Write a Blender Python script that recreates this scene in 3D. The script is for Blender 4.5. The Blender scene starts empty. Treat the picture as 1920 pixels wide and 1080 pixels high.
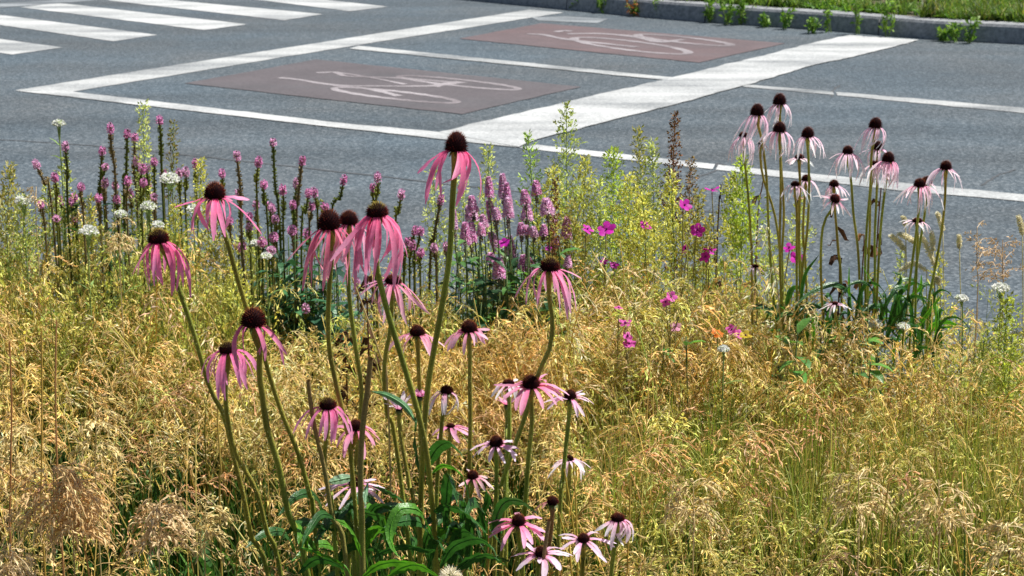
import bpy, math, random
import numpy as np
from mathutils import Vector, Matrix
random.seed(7); rng = np.random.default_rng(7)
S = bpy.context.scene
COL = S.collection
R = math.radians
# ---------------------------------------------------------------- camera
CAMH = 1.8; PITCH = R(14.57); F = 3180.0
cam_d = bpy.data.cameras.new('camera'); cam = bpy.data.objects.new('camera', cam_d); COL.objects.link(cam)
cam.location = (0, 0, CAMH); cam.rotation_euler = (math.pi/2 - PITCH, 0, 0)
cam_d.sensor_width = 36; cam_d.lens = 36*F/1920; cam_d.clip_start = .05; cam_d.clip_end = 2000
cam_d.dof.use_dof = True; cam_d.dof.focus_distance = 2.15; cam_d.dof.aperture_fstop = 24
S.camera = cam
# ---------------------------------------------------------------- light
SUN_EL, SUN_AZ = R(62), R(78)          # azimuth measured from +Y (away from the camera) towards +X
w = bpy.data.worlds.new('World'); S.world = w; w.use_nodes = True
nt = w.node_tree; bg = nt.nodes['Background']
sky = nt.nodes.new('ShaderNodeTexSky'); sky.sky_type = 'NISHITA'; sky.sun_disc = False
sky.sun_elevation = SUN_EL; sky.sun_rotation = SUN_AZ
nt.links.new(sky.outputs[0], bg.inputs[0]); bg.inputs[1].default_value = .055
sd = bpy.data.lights.new('sun', 'SUN'); sun = bpy.data.objects.new('sun', sd); COL.objects.link(sun)
sd.energy = 5.0; sd.angle = R(.5); sd.color = (1, .96, .9)
sv = Vector((math.sin(SUN_AZ)*math.cos(SUN_EL), math.cos(SUN_AZ)*math.cos(SUN_EL), math.sin(SUN_EL)))
sun.rotation_euler = sv.to_track_quat('Z', 'Y').to_euler()
S.view_settings.view_transform = 'Standard'; S.view_settings.look = 'None'
S.view_settings.gamma = 1; S.view_settings.exposure = 0.56
S.cycles.max_bounces = 8; S.cycles.transparent_max_bounces = 4

# ---------------------------------------------------------------- helpers
cp, sp = math.cos(PITCH), math.sin(PITCH)
def ray(px, py):
    u = (540-py)
    return np.array([px-960.0, F*cp + u*sp, -F*sp + u*cp])
def P(px, py, D):                                   # point on that sight line, D metres ahead
    d = ray(px, py); return np.array([0, 0, CAMH]) + d*(D/d[1])
def G(px, py, z=0.0):                               # point on the ground plane
    d = ray(px, py); return np.array([0, 0, CAMH]) + d*((z-CAMH)/d[2])
def PX(D): return D/F                               # metres per pixel at D

def ground_z(x, y):                                 # mounded planting bed
    return .60 - .09*np.clip((y-2.2)/1.2, 0, 1)**2 - .05*np.clip(x/1.5, 0, 1) + .012*np.sin(7*x+2)*np.cos(6*y)

class MB:
    def __init__(s): s.V=[]; s.Q=[]; s.T=[]; s.C=[]; s.n=0
    def add(s, V, Q=None, T=None, C=(.5,.5,.5)):
        V = np.asarray(V, float).reshape(-1,3)
        C = np.asarray(C, float)
        if C.ndim == 1: C = np.tile(C, (len(V),1))
        s.V.append(V); s.C.append(C)
        if Q is not None and len(Q): s.Q.append(np.asarray(Q, np.int64)+s.n)
        if T is not None and len(T): s.T.append(np.asarray(T, np.int64)+s.n)
        s.n += len(V)
    def arrays(s):
        return (np.concatenate(s.V), np.concatenate(s.Q) if s.Q else np.zeros((0,4),np.int64),
                np.concatenate(s.T) if s.T else np.zeros((0,3),np.int64), np.concatenate(s.C))
    def mesh(s, name, mat, off=(0,0,0), smooth=True):
        V, Q, T, C = s.arrays(); V = V - np.asarray(off, float)
        me = bpy.data.meshes.new(name)
        me.vertices.add(len(V)); me.vertices.foreach_set('co', V.astype(np.float32).ravel())
        loops = np.concatenate([Q.ravel(), T.ravel()])
        me.loops.add(len(loops)); me.loops.foreach_set('vertex_index', loops.astype(np.int32))
        nq, ntr = len(Q), len(T)
        me.polygons.add(nq+ntr)
        st = np.concatenate([np.arange(nq)*4, nq*4+np.arange(ntr)*3]).astype(np.int32)
        me.polygons.foreach_set('loop_start', st)
        me.polygons.foreach_set('use_smooth', np.full(nq+ntr, smooth))
        me.update(calc_edges=True)
        a = me.color_attributes.new('tint', 'FLOAT_COLOR', 'POINT')
        a.data.foreach_set('color', np.concatenate([C, np.ones((len(C),1))],1).astype(np.float32).ravel())
        me.materials.append(mat)
        return me
    def obj(s, name, mat, parent=None, off=(0,0,0), smooth=True):
        if parent is not None and 'org' in META.get(parent.name, {}): off = META[parent.name]['org']
        o = bpy.data.objects.new(name, s.mesh(name, mat, off, smooth)); COL.objects.link(o)
        if parent is not None:
            o.parent = parent
            META[o.name] = {'org': META[parent.name]['org']}
        else:
            o.location = off; META[o.name] = {'org': np.asarray(off, float)}
        return o
META = {}
def thing(name, label, cat, loc, group=None):
    o = bpy.data.objects.new(name, None); COL.objects.link(o); o.location = tuple(loc); o.empty_display_size = .05
    META[o.name] = {'org': np.asarray(loc, float)}
    o['label'] = label; o['category'] = cat
    if group: o['group'] = group
    return o
def tag(o, label=None, cat=None, group=None, kind=None):
    if label: o['label'] = label
    if cat: o['category'] = cat
    if group: o['group'] = group
    if kind: o['kind'] = kind
    return o

def norm(v): 
    v = np.asarray(v, float); return v/(np.linalg.norm(v)+1e-12)
def smoothpath(pts, n):
    pts = np.asarray(pts, float)
    if len(pts) == 2: 
        t = np.linspace(0,1,n)[:,None]; return pts[0]*(1-t)+pts[1]*t
    d = np.r_[0, np.cumsum(np.linalg.norm(np.diff(pts,axis=0),axis=1))]
    Pp = np.vstack([2*pts[0]-pts[1], pts, 2*pts[-1]-pts[-2]])
    out = []
    for s in np.linspace(0, d[-1], n):
        i = min(max(np.searchsorted(d, s, 'right')-1, 0), len(pts)-2)
        t = (s-d[i])/(d[i+1]-d[i]+1e-12)
        a,b,c,e = Pp[i],Pp[i+1],Pp[i+2],Pp[i+3]
        out.append(.5*((2*b)+(-a+c)*t+(2*a-5*b+4*c-e)*t*t+(-a+3*b-3*c+e)*t**3))
    return np.array(out)
def frames(pts):
    t = np.gradient(pts, axis=0); t /= np.linalg.norm(t,axis=1)[:,None]+1e-12
    ref = np.array([0.3,1,0.05]) if abs(t[0][1]) < .8 else np.array([1,0,.1])
    a = np.cross(t, ref); a /= np.linalg.norm(a,axis=1)[:,None]+1e-12
    b = np.cross(t, a); return t, a, b
def tube(mb, pts, rad, n=6, col=(.2,.3,.05), cap=True, ribs=0):
    pts = np.asarray(pts, float); rad = np.broadcast_to(rad, len(pts)).astype(float)
    t,a,b = frames(pts)
    ang = np.arange(n)*2*math.pi/n
    rr = 1 + (ribs*(np.arange(n)%2) if ribs else 0)
    V = pts[:,None,:] + rad[:,None,None]*(rr*np.cos(ang))[None,:,None]*a[:,None,:] + rad[:,None,None]*(rr*np.sin(ang))[None,:,None]*b[:,None,:]
    V = V.reshape(-1,3); k = len(pts)
    i = np.arange(k-1)[:,None]*n; j = np.arange(n)[None,:]; j2 = (j+1)%n
    Q = np.stack([i+j, i+j2, i+n+j2, i+n+j], -1).reshape(-1,4)
    col = np.asarray(col, float)
    C = np.repeat(col, n, 0) if col.ndim == 2 else col
    if ribs:
        C = np.tile(C,(len(V),1)) if C.ndim==1 else C.copy()
        C[1::2] *= 1.5
    T = []
    if cap:
        V = np.vstack([V, pts[-1]+t[-1]*rad[-1]*.5]); e = len(V)-1
        T = [(  (k-1)*n+q, (k-1)*n+(q+1)%n, e) for q in range(n)]
        if C.ndim == 2: C = np.vstack([C, C[-1]])
    mb.add(V, Q, T, C)
def ribbon(mb, pts, wid, side, col, fold=.25, wave=0.0, twist=0.0):
    """leaf or petal blade: three points across, folded along the midrib"""
    pts = np.asarray(pts, float); k = len(pts)
    wid = np.broadcast_to(wid, k).astype(float)
    t = np.gradient(pts, axis=0); t /= np.linalg.norm(t,axis=1)[:,None]+1e-12
    s = np.broadcast_to(np.asarray(side,float), (k,3)); s = s - (s*t).sum(1)[:,None]*t
    s = s/(np.linalg.norm(s,axis=1)[:,None]+1e-9)
    nrm = np.cross(t, s)
    if twist:
        an = np.linspace(0, twist, k)[:,None]; s, nrm = s*np.cos(an)+nrm*np.sin(an), nrm*np.cos(an)-s*np.sin(an)
    hw = (wid*.5)[:,None]
    wv = (np.sin(np.arange(k)*1.9+random.random()*6)*wave)[:,None]*hw
    wv2 = (np.sin(np.arange(k)*2.3+random.random()*6)*wave)[:,None]*hw
    L = pts - s*hw + nrm*(hw*fold+wv); M = pts; Rr = pts + s*hw + nrm*(hw*fold+wv2)
    V = np.stack([L, M, Rr], 1).reshape(-1,3)
    i = np.arange(k-1)*3
    Q = np.concatenate([np.stack([i,i+1,i+4,i+3],1), np.stack([i+1,i+2,i+5,i+4],1)])
    col = np.asarray(col, float); C = np.repeat(col, 3, 0) if col.ndim==2 else col
    mb.add(V, Q, None, C)
def stamp(mb, tpl, M, T, tintmul=None):
    """many copies of a template (V,Q,T,C) into one mesh builder. M (N,3,3) T (N,3)"""
    V,Q,Tr,C = tpl; N = len(T); n = len(V)
    W = np.einsum('nij,vj->nvi', M, V) + T[:,None,:]
    off = (np.arange(N)*n)[:,None,None]
    CC = np.broadcast_to(C[None], (N,n,3)).copy()
    if tintmul is not None: CC *= tintmul[:,None,:]
    mb.add(W.reshape(-1,3), (Q[None]+off).reshape(-1,4) if len(Q) else None, (Tr[None]+off).reshape(-1,3) if len(Tr) else None, CC.reshape(-1,3))
def rotz(a):
    c,s = np.cos(a), np.sin(a); z = np.zeros_like(a); o = np.ones_like(a)
    return np.stack([np.stack([c,-s,z],-1), np.stack([s,c,z],-1), np.stack([z,z,o],-1)], -2)
def rvec(v, amt): return norm(np.asarray(v)+rng.normal(0,amt,3))
# lens-shaped small pieces scattered at points (spikelets, pods, florets)
def lenses(mb, pos, dirs, L, Wd, col, bend=.25):
    pos = np.asarray(pos,float); N = len(pos)
    d = np.asarray(dirs,float); d = d/(np.linalg.norm(d,axis=1)[:,None]+1e-9)
    r = rng.normal(size=(N,3)); s = np.cross(d, r); s /= np.linalg.norm(s,axis=1)[:,None]+1e-9
    n = np.cross(d, s)
    L = np.broadcast_to(L,N)[:,None]; Wd = np.broadcast_to(Wd,N)[:,None]*.5
    mid = pos + d*L*.45 + n*L*bend*.4
    V = np.stack([pos, mid - s*Wd, mid + s*Wd, pos+d*L], 1)
    mid2 = mid + n*Wd*.9
    V = np.concatenate([V, mid2[:,None]],1)   # 0 base,1 l,2 r,3 tip,4 ridge
    i = np.arange(N)[:,None]*5
    Q = np.concatenate([i+np.array([[0,1,3,4]]), i+np.array([[0,4,3,2]])])
    col = np.asarray(col,float)
    if col.ndim==1: col = np.tile(col,(N,1))
    mb.add(V.reshape(-1,3), Q, None, np.repeat(col,5,0))

# ---------------------------------------------------------------- materials
def newmat(name):
    m = bpy.data.materials.new(name); m.use_nodes = True
    t = m.node_tree; b = t.nodes['Principled BSDF']; return m, t, b
def N(t, ty, **kw):
    n = t.nodes.new(ty)
    for k,v in kw.items(): setattr(n, k, v)
    return n
def plant_mat(name, transl, rough, spec=.3, noise=.25, scale=180, bump=0.0, bscale=300, veins=False, trtint=(1,1,1)):
    m,t,b = newmat(name); L = t.links
    a = N(t,'ShaderNodeAttribute'); a.attribute_name = 'tint'
    tc = N(t,'ShaderNodeTexCoord')
    no = N(t,'ShaderNodeTexNoise'); no.inputs['Scale'].default_value = scale; no.inputs['Detail'].default_value = 3
    L.new(tc.outputs['Object'], no.inputs['Vector'])
    mr = N(t,'ShaderNodeMapRange'); mr.inputs[1].default_value=.3; mr.inputs[2].default_value=.7
    mr.inputs[3].default_value = 1-noise; mr.inputs[4].default_value = 1+noise
    L.new(no.outputs[0], mr.inputs[0])
    mx = N(t,'ShaderNodeVectorMath', operation='SCALE'); L.new(a.outputs['Color'], mx.inputs[0]); L.new(mr.outputs[0], mx.inputs['Scale'])
    L.new(mx.outputs[0], b.inputs['Base Color'])
    b.inputs['Roughness'].default_value = rough; b.inputs['Specular IOR Level'].default_value = spec
    if bump:
        bp = N(t,'ShaderNodeBump'); bp.inputs['Strength'].default_value = bump; bp.inputs['Distance'].default_value=.002
        n2 = N(t,'ShaderNodeTexNoise'); n2.inputs['Scale'].default_value = bscale; L.new(tc.outputs['Object'], n2.inputs['Vector'])
        L.new(n2.outputs[0], bp.inputs['Height']); L.new(bp.outputs[0], b.inputs['Normal'])
    if transl:
        tr = N(t,'ShaderNodeBsdfTranslucent')
        mt = N(t,'ShaderNodeVectorMath', operation='MULTIPLY'); L.new(mx.outputs[0], mt.inputs[0]); mt.inputs[1].default_value = trtint
        L.new(mt.outputs[0], tr.inputs[0])
        ms = N(t,'ShaderNodeMixShader'); ms.inputs[0].default_value = transl
        L.new(b.outputs[0], ms.inputs[1]); L.new(tr.outputs[0], ms.inputs[2])
        L.new(ms.outputs[0], t.nodes['Material Output'].inputs[0])
    return m
M_PETAL = plant_mat('petal', .45, .5, .3, .12, 400, trtint=(1.25,1.0,1.15))
M_LEAF  = plant_mat('leaf', .28, .38, .5, .22, 120, .5, 260, trtint=(1.5,1.6,.8))
M_STEM  = plant_mat('stem', .0, .55, .35, .3, 500, .6, 900)
M_CONE  = plant_mat('seed_cone', .0, .75, .06, .2, 900)
M_STRAW = plant_mat('dry_grass', .24, .5, .4, .15, 60, trtint=(1.12,1.08,.9))
M_GREEN = plant_mat('fresh_foliage', .38, .5, .35, .2, 60, trtint=(1.4,1.4,.8))
M_WHITE = plant_mat('white_blossom', .5, .6, .2, .08, 300)
M_DRY   = plant_mat('withered', .15, .8, .15, .3, 300)

def asphalt():
    m,t,b = newmat('asphalt'); L=t.links
    tc = N(t,'ShaderNodeTexCoord'); 
    def noise(sc, det=4, rough=.6):
        n = N(t,'ShaderNodeTexNoise'); n.inputs['Scale'].default_value=sc; n.inputs['Detail'].default_value=det; n.inputs['Roughness'].default_value=rough
        L.new(tc.outputs['Object'], n.inputs['Vector']); return n
    v = N(t,'ShaderNodeTexVoronoi'); v.inputs['Scale'].default_value=75; L.new(tc.outputs['Object'], v.inputs['Vector'])
    cr = N(t,'ShaderNodeValToRGB'); e=cr.color_ramp.elements
    e[0].position=0; e[0].color=(.046,.062,.073,1); e[1].position=1; e[1].color=(.148,.178,.196,1)
    el=e.new(.6); el.color=(.070,.092,.107,1)
    sx = N(t,'ShaderNodeSeparateColor'); L.new(v.outputs['Color'], sx.inputs[0]); L.new(sx.outputs[0], cr.inputs[0])
    big = noise(.55,5,.65); r2 = N(t,'ShaderNodeValToRGB'); e=r2.color_ramp.elements
    e[0].position=.35; e[0].color=(1.0,1.02,1.05,1); e[1].position=.68; e[1].color=(1.16,1.02,.95,1)
    L.new(big.outputs[0], r2.inputs[0])
    m1 = N(t,'ShaderNodeMix', data_type='RGBA', blend_type='MULTIPLY'); m1.inputs[0].default_value=1
    L.new(cr.outputs[0], m1.inputs[6]); L.new(r2.outputs[0], m1.inputs[7])
    mp = N(t,'ShaderNodeMapping'); mp.inputs['Rotation'].default_value=(0,0,R(-22)); mp.inputs['Scale'].default_value=(.12,1.5,1)
    L.new(tc.outputs['Object'], mp.inputs[0])
    st = N(t,'ShaderNodeTexNoise'); st.inputs['Scale'].default_value=.9; st.inputs['Detail'].default_value=5; L.new(mp.outputs[0], st.inputs['Vector'])
    r3 = N(t,'ShaderNodeMapRange'); r3.inputs[1].default_value=.35; r3.inputs[2].default_value=.7; r3.inputs[3].default_value=1.12; r3.inputs[4].default_value=.80
    L.new(st.outputs[0], r3.inputs[0])
    m2 = N(t,'ShaderNodeVectorMath', operation='SCALE'); L.new(m1.outputs[2], m2.inputs[0]); L.new(r3.outputs[0], m2.inputs['Scale'])
    L.new(m2.outputs[0], b.inputs['Base Color']); b.inputs['Roughness'].default_value=.85; b.inputs['Specular IOR Level'].default_value=.25
    bp = N(t,'ShaderNodeBump'); bp.inputs['Strength'].default_value=.5; bp.inputs['Distance'].default_value=.004
    L.new(v.outputs['Distance'], bp.inputs['Height']); L.new(bp.outputs[0], b.inputs['Normal'])
    return m
def paint(name, colr, wear, lo=.5, hi=.62, under=(.10,.115,.125), sc=9):
    m,t,b = newmat(name); L=t.links
    tc = N(t,'ShaderNodeTexCoord')
    mp = N(t,'ShaderNodeMapping'); mp.inputs['Rotation'].default_value=(0,0,R(-22)); mp.inputs['Scale'].default_value=(.3,1.4,1); L.new(tc.outputs['Object'], mp.inputs[0])
    n1 = N(t,'ShaderNodeTexNoise'); n1.inputs['Scale'].default_value=1.6; n1.inputs['Detail'].default_value=5; L.new(mp.outputs[0], n1.inputs['Vector'])
    n2 = N(t,'ShaderNodeTexNoise'); n2.inputs['Scale'].default_value=sc*7; n2.inputs['Detail'].default_value=3; L.new(tc.outputs['Object'], n2.inputs['Vector'])
    ad = N(t,'ShaderNodeMath', operation='MULTIPLY_ADD'); L.new(n2.outputs[0], ad.inputs[0]); ad.inputs[1].default_value=.45; 
    L.new(n1.outputs[0], ad.inputs[2])
    mr = N(t,'ShaderNodeMapRange'); mr.inputs[1].default_value=lo+.22; mr.inputs[2].default_value=hi+.28; mr.inputs[3].default_value=0; mr.inputs[4].default_value=wear
    L.new(ad.outputs[0], mr.inputs[0])
    mx = N(t,'ShaderNodeMix', data_type='RGBA'); L.new(mr.outputs[0], mx.inputs[0]); mx.inputs[6].default_value=(*colr,1); mx.inputs[7].default_value=(*under,1)
    vo = N(t,'ShaderNodeTexVoronoi'); vo.inputs['Scale'].default_value=75; L.new(tc.outputs['Object'], vo.inputs['Vector'])
    sc_ = N(t,'ShaderNodeSeparateColor'); L.new(vo.outputs['Color'], sc_.inputs[0])
    mv = N(t,'ShaderNodeMapRange'); mv.inputs[3].default_value=.80; mv.inputs[4].default_value=1.12; L.new(sc_.outputs[0], mv.inputs[0])
    n4 = N(t,'ShaderNodeTexNoise'); n4.inputs['Scale'].default_value=2.2; n4.inputs['Detail'].default_value=4; L.new(tc.outputs['Object'], n4.inputs['Vector'])
    mw = N(t,'ShaderNodeMapRange'); mw.inputs[1].default_value=.3; mw.inputs[2].default_value=.7; mw.inputs[3].default_value=1.10; mw.inputs[4].default_value=.86; L.new(n4.outputs[0], mw.inputs[0])
    mm = N(t,'ShaderNodeMath', operation='MULTIPLY'); L.new(mv.outputs[0], mm.inputs[0]); L.new(mw.outputs[0], mm.inputs[1])
    vs = N(t,'ShaderNodeVectorMath', operation='SCALE'); L.new(mx.outputs[2], vs.inputs[0]); L.new(mm.outputs[0], vs.inputs['Scale'])
    L.new(vs.outputs[0], b.inputs['Base Color']); b.inputs['Roughness'].default_value=.7
    bp = N(t,'ShaderNodeBump'); bp.inputs['Strength'].default_value=.25; bp.inputs['Distance'].default_value=.003; L.new(n2.outputs[0], bp.inputs['Height']); L.new(bp.outputs[0], b.inputs['Normal'])
    return m
def rough_mat(name, c1, c2, sc, bump=.5, rough=.9, det=6):
    m,t,b = newmat(name); L=t.links
    tc=N(t,'ShaderNodeTexCoord'); n=N(t,'ShaderNodeTexNoise'); n.inputs['Scale'].default_value=sc; n.inputs['Detail'].default_value=det; n.inputs['Roughness'].default_value=.7
    L.new(tc.outputs['Object'], n.inputs['Vector'])
    cr=N(t,'ShaderNodeValToRGB'); e=cr.color_ramp.elements; e[0].position=.32; e[0].color=(*c1,1); e[1].position=.7; e[1].color=(*c2,1)
    L.new(n.outputs[0], cr.inputs[0]); L.new(cr.outputs[0], b.inputs['Base Color']); b.inputs['Roughness'].default_value=rough
    bp=N(t,'ShaderNodeBump'); bp.inputs['Strength'].default_value=bump; bp.inputs['Distance'].default_value=.01; L.new(n.outputs[0], bp.inputs['Height']); L.new(bp.outputs[0], b.inputs['Normal'])
    return m
M_ASPH = asphalt()
M_PAINT = paint('white_road_paint', (.52,.53,.52), .9, .43, .74)
M_PAINT2 = paint('scuffed_road_paint', (.47,.48,.47), .95, .40, .72)
M_FAINT = paint('faded_road_paint', (.28,.30,.31), 1, .35, .62)
M_RED = paint('red_road_coating', (.104,.090,.094), .8, .45, .9, under=(.085,.09,.095))
M_REDF = paint('brighter_red_road_coating', (.135,.090,.089), .85, .35, .78, under=(.10,.09,.095))
M_BIKE = paint('worn_bicycle_paint', (.40,.37,.38), .95, .22, .66, under=(.14,.115,.12), sc=5)
M_SEAM = rough_mat('tar', (.05,.055,.06), (.09,.095,.1), 40)
M_KERB = rough_mat('granite', (.14,.15,.16), (.36,.37,.38), 25, .5)
M_SOIL = rough_mat('soil', (.035,.024,.014), (.10,.07,.04), 30, 1)
M_VERGE = rough_mat('verge_soil', (.05,.04,.02), (.12,.10,.05), 6, 1)
M_CONC = rough_mat('concrete', (.28,.27,.25), (.42,.41,.38), 25, .3)

# ---------------------------------------------------------------- road and markings
def sheet(name, poly, z, mat, parent=None, sub=1):
    me = bpy.data.meshes.new(name)
    me.from_pydata([(p[0],p[1],z) for p in poly], [], [list(range(len(poly)))]); me.update()
    if me.polygons[0].normal.z < 0: me.flip_normals()
    me.materials.append(mat); o = bpy.data.objects.new(name, me); COL.objects.link(o)
    if parent: o.parent = parent
    META[o.name] = {'org': np.zeros(3)}
    return o
road = sheet('road', [(-300,-300),(300,-300),(300,600),(-300,600)], 0, M_ASPH)
tag(road, 'grey asphalt road with white and red cycle markings', kind='structure')
def mark(name, pxs, mat, z=.004, label=None):
    o = sheet(name, [G(*p)[:2] for p in pxs], z, mat, road)
    if label: o['label'] = label
    return o
def densify(pts, amp=.012, step=.12):
    """turn straight edges into slightly uneven ones"""
    out=[]; n=len(pts)
    for i in range(n):
        a=np.array(pts[i]); b=np.array(pts[(i+1)%n]); d=np.linalg.norm(b-a); k=max(1,min(60,int(d/step)))
        for j in range(k):
            q=a+(b-a)*j/k
            if j: q=q+rng.normal(0,amp,2)*.4
            out.append(q)
    return out
def mark2(name, pxs, mat, z=.004, label=None, amp=.012):
    o = sheet(name, densify([G(*p)[:2] for p in pxs], amp), z, mat, road)
    if label: o['label'] = label
    return o
mark2('crosswalk_stripe', [(-150,53),(0,73.5),(118,89.5),(23,103),(-150,77)], M_PAINT2)
mark2('crosswalk_stripe', [(-200,2),(0,28.5),(295,66),(212,78),(-200,18)], M_PAINT)
mark2('crosswalk_stripe', [(38,14),(110,6),(463,46),(383,57)], M_PAINT)
mark2('crosswalk_stripe', [(200,1),(262,-5),(605,27),(534,38.5)], M_PAINT)
mark2('crosswalk_stripe', [(450,-4),(520,-10),(728,13),(656,21.5)], M_PAINT)
mark2('crosswalk_stripe', [(640,-20),(700,-26),(850,-9),(790,-3)], M_PAINT)
mark2('crosswalk_edge_line', [(-100,21),(-100,14),(0,7),(165,-3),(300,-14),(300,-10),(165,2.5),(0,15)], M_FAINT)
mark2('stop_box_line', [(28,170),(640,74),(993,18.5),(1057,24),(640,90),(137,172.5)], M_PAINT2)
mark2('lane_line', [(28,171),(137,173),(640,232),(823,249),(973,278),(640,241.5)], M_PAINT, z=.006)
mark2('lane_line', [(973,278),(1007,272.5),(1297,304),(1341,309),(1336,318),(1253,309)], M_PAINT)
mark2('lane_line', [(1347,310),(1920,366),(2200,393),(2200,408),(1920,379),(1693,359),(1342,319)], M_PAINT2)
mark2('lane_divider_line', [(673,87),(1273,147.5),(1246,151),(655,92)], M_PAINT2, z=.006)
mark2('lane_divider_line', [(1397,159),(1561,172.5),(1564,178.5),(1393,163.5)], M_PAINT2)
mark2('lane_divider_line', [(1567,173),(1920,203),(2300,235),(2300,247),(1920,213),(1570,179.5)], M_PAINT2)
mark2('stop_bar', [(823,249),(1280,142),(1440,103),(1530,80),(1593,67),(1723,76),(1660,93),(1600,108),(1530,122),(1403,160),(1280,193),(1007,263),(973,277.5)], M_PAINT, z=.008, amp=.02)
mark2('faded_patch', [(995,33),(1060,31),(1140,36),(1120,44),(1010,39)], M_FAINT)

mark2('red_bike_panel', [(346,157),(593,112),(1090,163.5),(866,215)], M_RED)
mark2('red_bike_panel', [(861,73),(1015,44),(1472,82),(1311,118)], M_REDF)
def stroke(mb, pxs, wpx):
    pts = smoothpath(np.array([(p[0],p[1],0) for p in pxs]), max(8,len(pxs)*5))[:,:2]
    g = np.array([G(*p)[:2] for p in pts]); t = np.gradient(g,axis=0); t/=np.linalg.norm(t,axis=1)[:,None]
    n = np.stack([-t[:,1],t[:,0]],1); w = wpx*(.68+.10*np.sin(np.arange(len(pts))*.9+wpx*300))[:,None]
    k=len(g); V=np.concatenate([np.c_[g-n*w,np.full(k,.0055+.0001*stroke.i)], np.c_[g+n*w,np.full(k,.0055+.0001*stroke.i)]]); stroke.i+=1
    i=np.arange(k-1); mb.add(V, np.stack([i,i+1,i+k+1,i+k],1))
stroke.i=0
def bike(o, s, ells, strokes):
    mb = MB(); f=lambda x,y:(o[0]+x/s, o[1]+y/s)
    for (cx,cy,ux,uy,vx,vy,w) in ells:
        stroke(mb, [f(cx+ux*math.cos(t)+vx*math.sin(t), cy+uy*math.cos(t)+vy*math.sin(t)) for t in np.linspace(0,2*math.pi,22)], w)
    for st,w in strokes: stroke(mb, [f(*p) for p in st], w)
    ob = mb.obj('bicycle_symbol', M_BIKE, road, smooth=False); return ob
bike((340,100),2.526, [(1015,201,262,20,-130,-31,.05),(1315,142,255,20,-125,-27,.05)],
     [([(465,118),(560,128),(720,152),(940,158),(1190,158)],.045),([(720,155),(860,168),(940,182),(1030,205)],.05),
      ([(640,95),(735,93),(772,110),(1030,120),(1300,141)],.045),([(1185,160),(1240,150),(1330,138)],.09),([(735,92),(900,118),(1060,150)],.03)])
bike((840,30),2.909, [(1000,165,290,25,-120,-38,.06),(1290,134,230,18,-110,-26,.06)],
     [([(430,100),(520,105),(600,122),(730,140),(1030,172)],.06),([(590,90),(630,83),(675,86)],.06),
      ([(650,100),(850,100),(1040,120),(1150,145),(1285,130)],.07),([(850,100),(1000,112),(1180,148)],.05)])
def crack(name, pxs, w):
    pts=smoothpath(np.array([(p[0],p[1],0) for p in pxs]), len(pxs)*6)[:,:2]
    g=np.array([G(*p)[:2] for p in pts]); g+=rng.normal(0,w*.5,g.shape)
    t=np.gradient(g,axis=0); t/=np.linalg.norm(t,axis=1)[:,None]; n=np.stack([-t[:,1],t[:,0]],1)
    k=len(g); ww=(w*(.6+.6*rng.random(k)))[:,None]
    V=np.concatenate([np.c_[g-n*ww,np.full(k,.0025)],np.c_[g+n*ww,np.full(k,.0025)]])
    i=np.arange(k-1); mb=MB(); mb.add(V,np.stack([i,i+1,i+k+1,i+k],1)); return mb.obj(name,M_SEAM,road,smooth=False)
crack('road_seam', [(-120,252),(0,262),(150,272),(340,290),(640,323),(830,345),(1000,362),(1400,405)], .011)
crack('road_crack', [(1300,335),(1341,320),(1345,306),(1380,318),(1420,330)], .008)
crack('road_crack', [(1840,348),(1870,330),(1905,318)], .008)
crack('road_crack', [(1560,182),(1562,170),(1575,160)], .01)

# ---------------------------------------------------------------- far kerb and verge
kp = [G(*p)[:2] for p in [(873,0),(1053,17.5),(1280,38.5),(1563,58.5),(1747,74),(1920,83.5)]]
kp = [kp[0]+(kp[0]-kp[1])*5, *kp, kp[-1]+(kp[-1]-kp[-2])*2, kp[-1]+(kp[-1]-kp[-2])*7]
kpath = smoothpath(np.array([(p[0],p[1],0) for p in kp]), 400)[:,:2]
kt = np.gradient(kpath,axis=0); kt/=np.linalg.norm(kt,axis=1)[:,None]
kn = np.stack([-kt[:,1],kt[:,0]],1)
if kn[200][1] < 0: kn = -kn
kd = np.r_[0,np.cumsum(np.linalg.norm(np.diff(kpath,axis=0),axis=1))]
def kat(s, off):
    x=np.interp(s,kd,kpath[:,0]+kn[:,0]*off); y=np.interp(s,kd,kpath[:,1]+kn[:,1]*off); return x,y
kerb = bpy.data.objects.new('kerb', None); COL.objects.link(kerb); tag(kerb,'pale granite kerb along the far verge',kind='structure'); META['kerb']={'org':np.zeros(3)}
s = 0; KH=.175; KW=.26
joint = 2.02
while s < kd[-1]-.1:
    e = min(s+joint, kd[-1]); ss=np.linspace(s+.008,e-.008,8); prof=[(.0,0),(.012,KH-.025),(.03,KH),(KW,KH+.004),(KW,0)]
    V=[]; dz=rng.normal(0,.004)
    for q in ss:
        for (o_,z_) in prof:
            x,y=kat(q,o_); V.append((x,y,z_+(dz if z_>0 else 0)))
    n=5; Q=[]
    for i in range(7):
        for j in range(4): Q.append((i*n+j,i*n+j+1,(i+1)*n+j+1,(i+1)*n+j))
    Q=[q for q in Q]+[(0,4,3,2),(35,37,38,39)]
    mb=MB(); mb.add(V,Q,[(0,2,1),(35,36,37)]); mb.obj('kerb_stone',M_KERB,kerb,smooth=False); s=e
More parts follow.
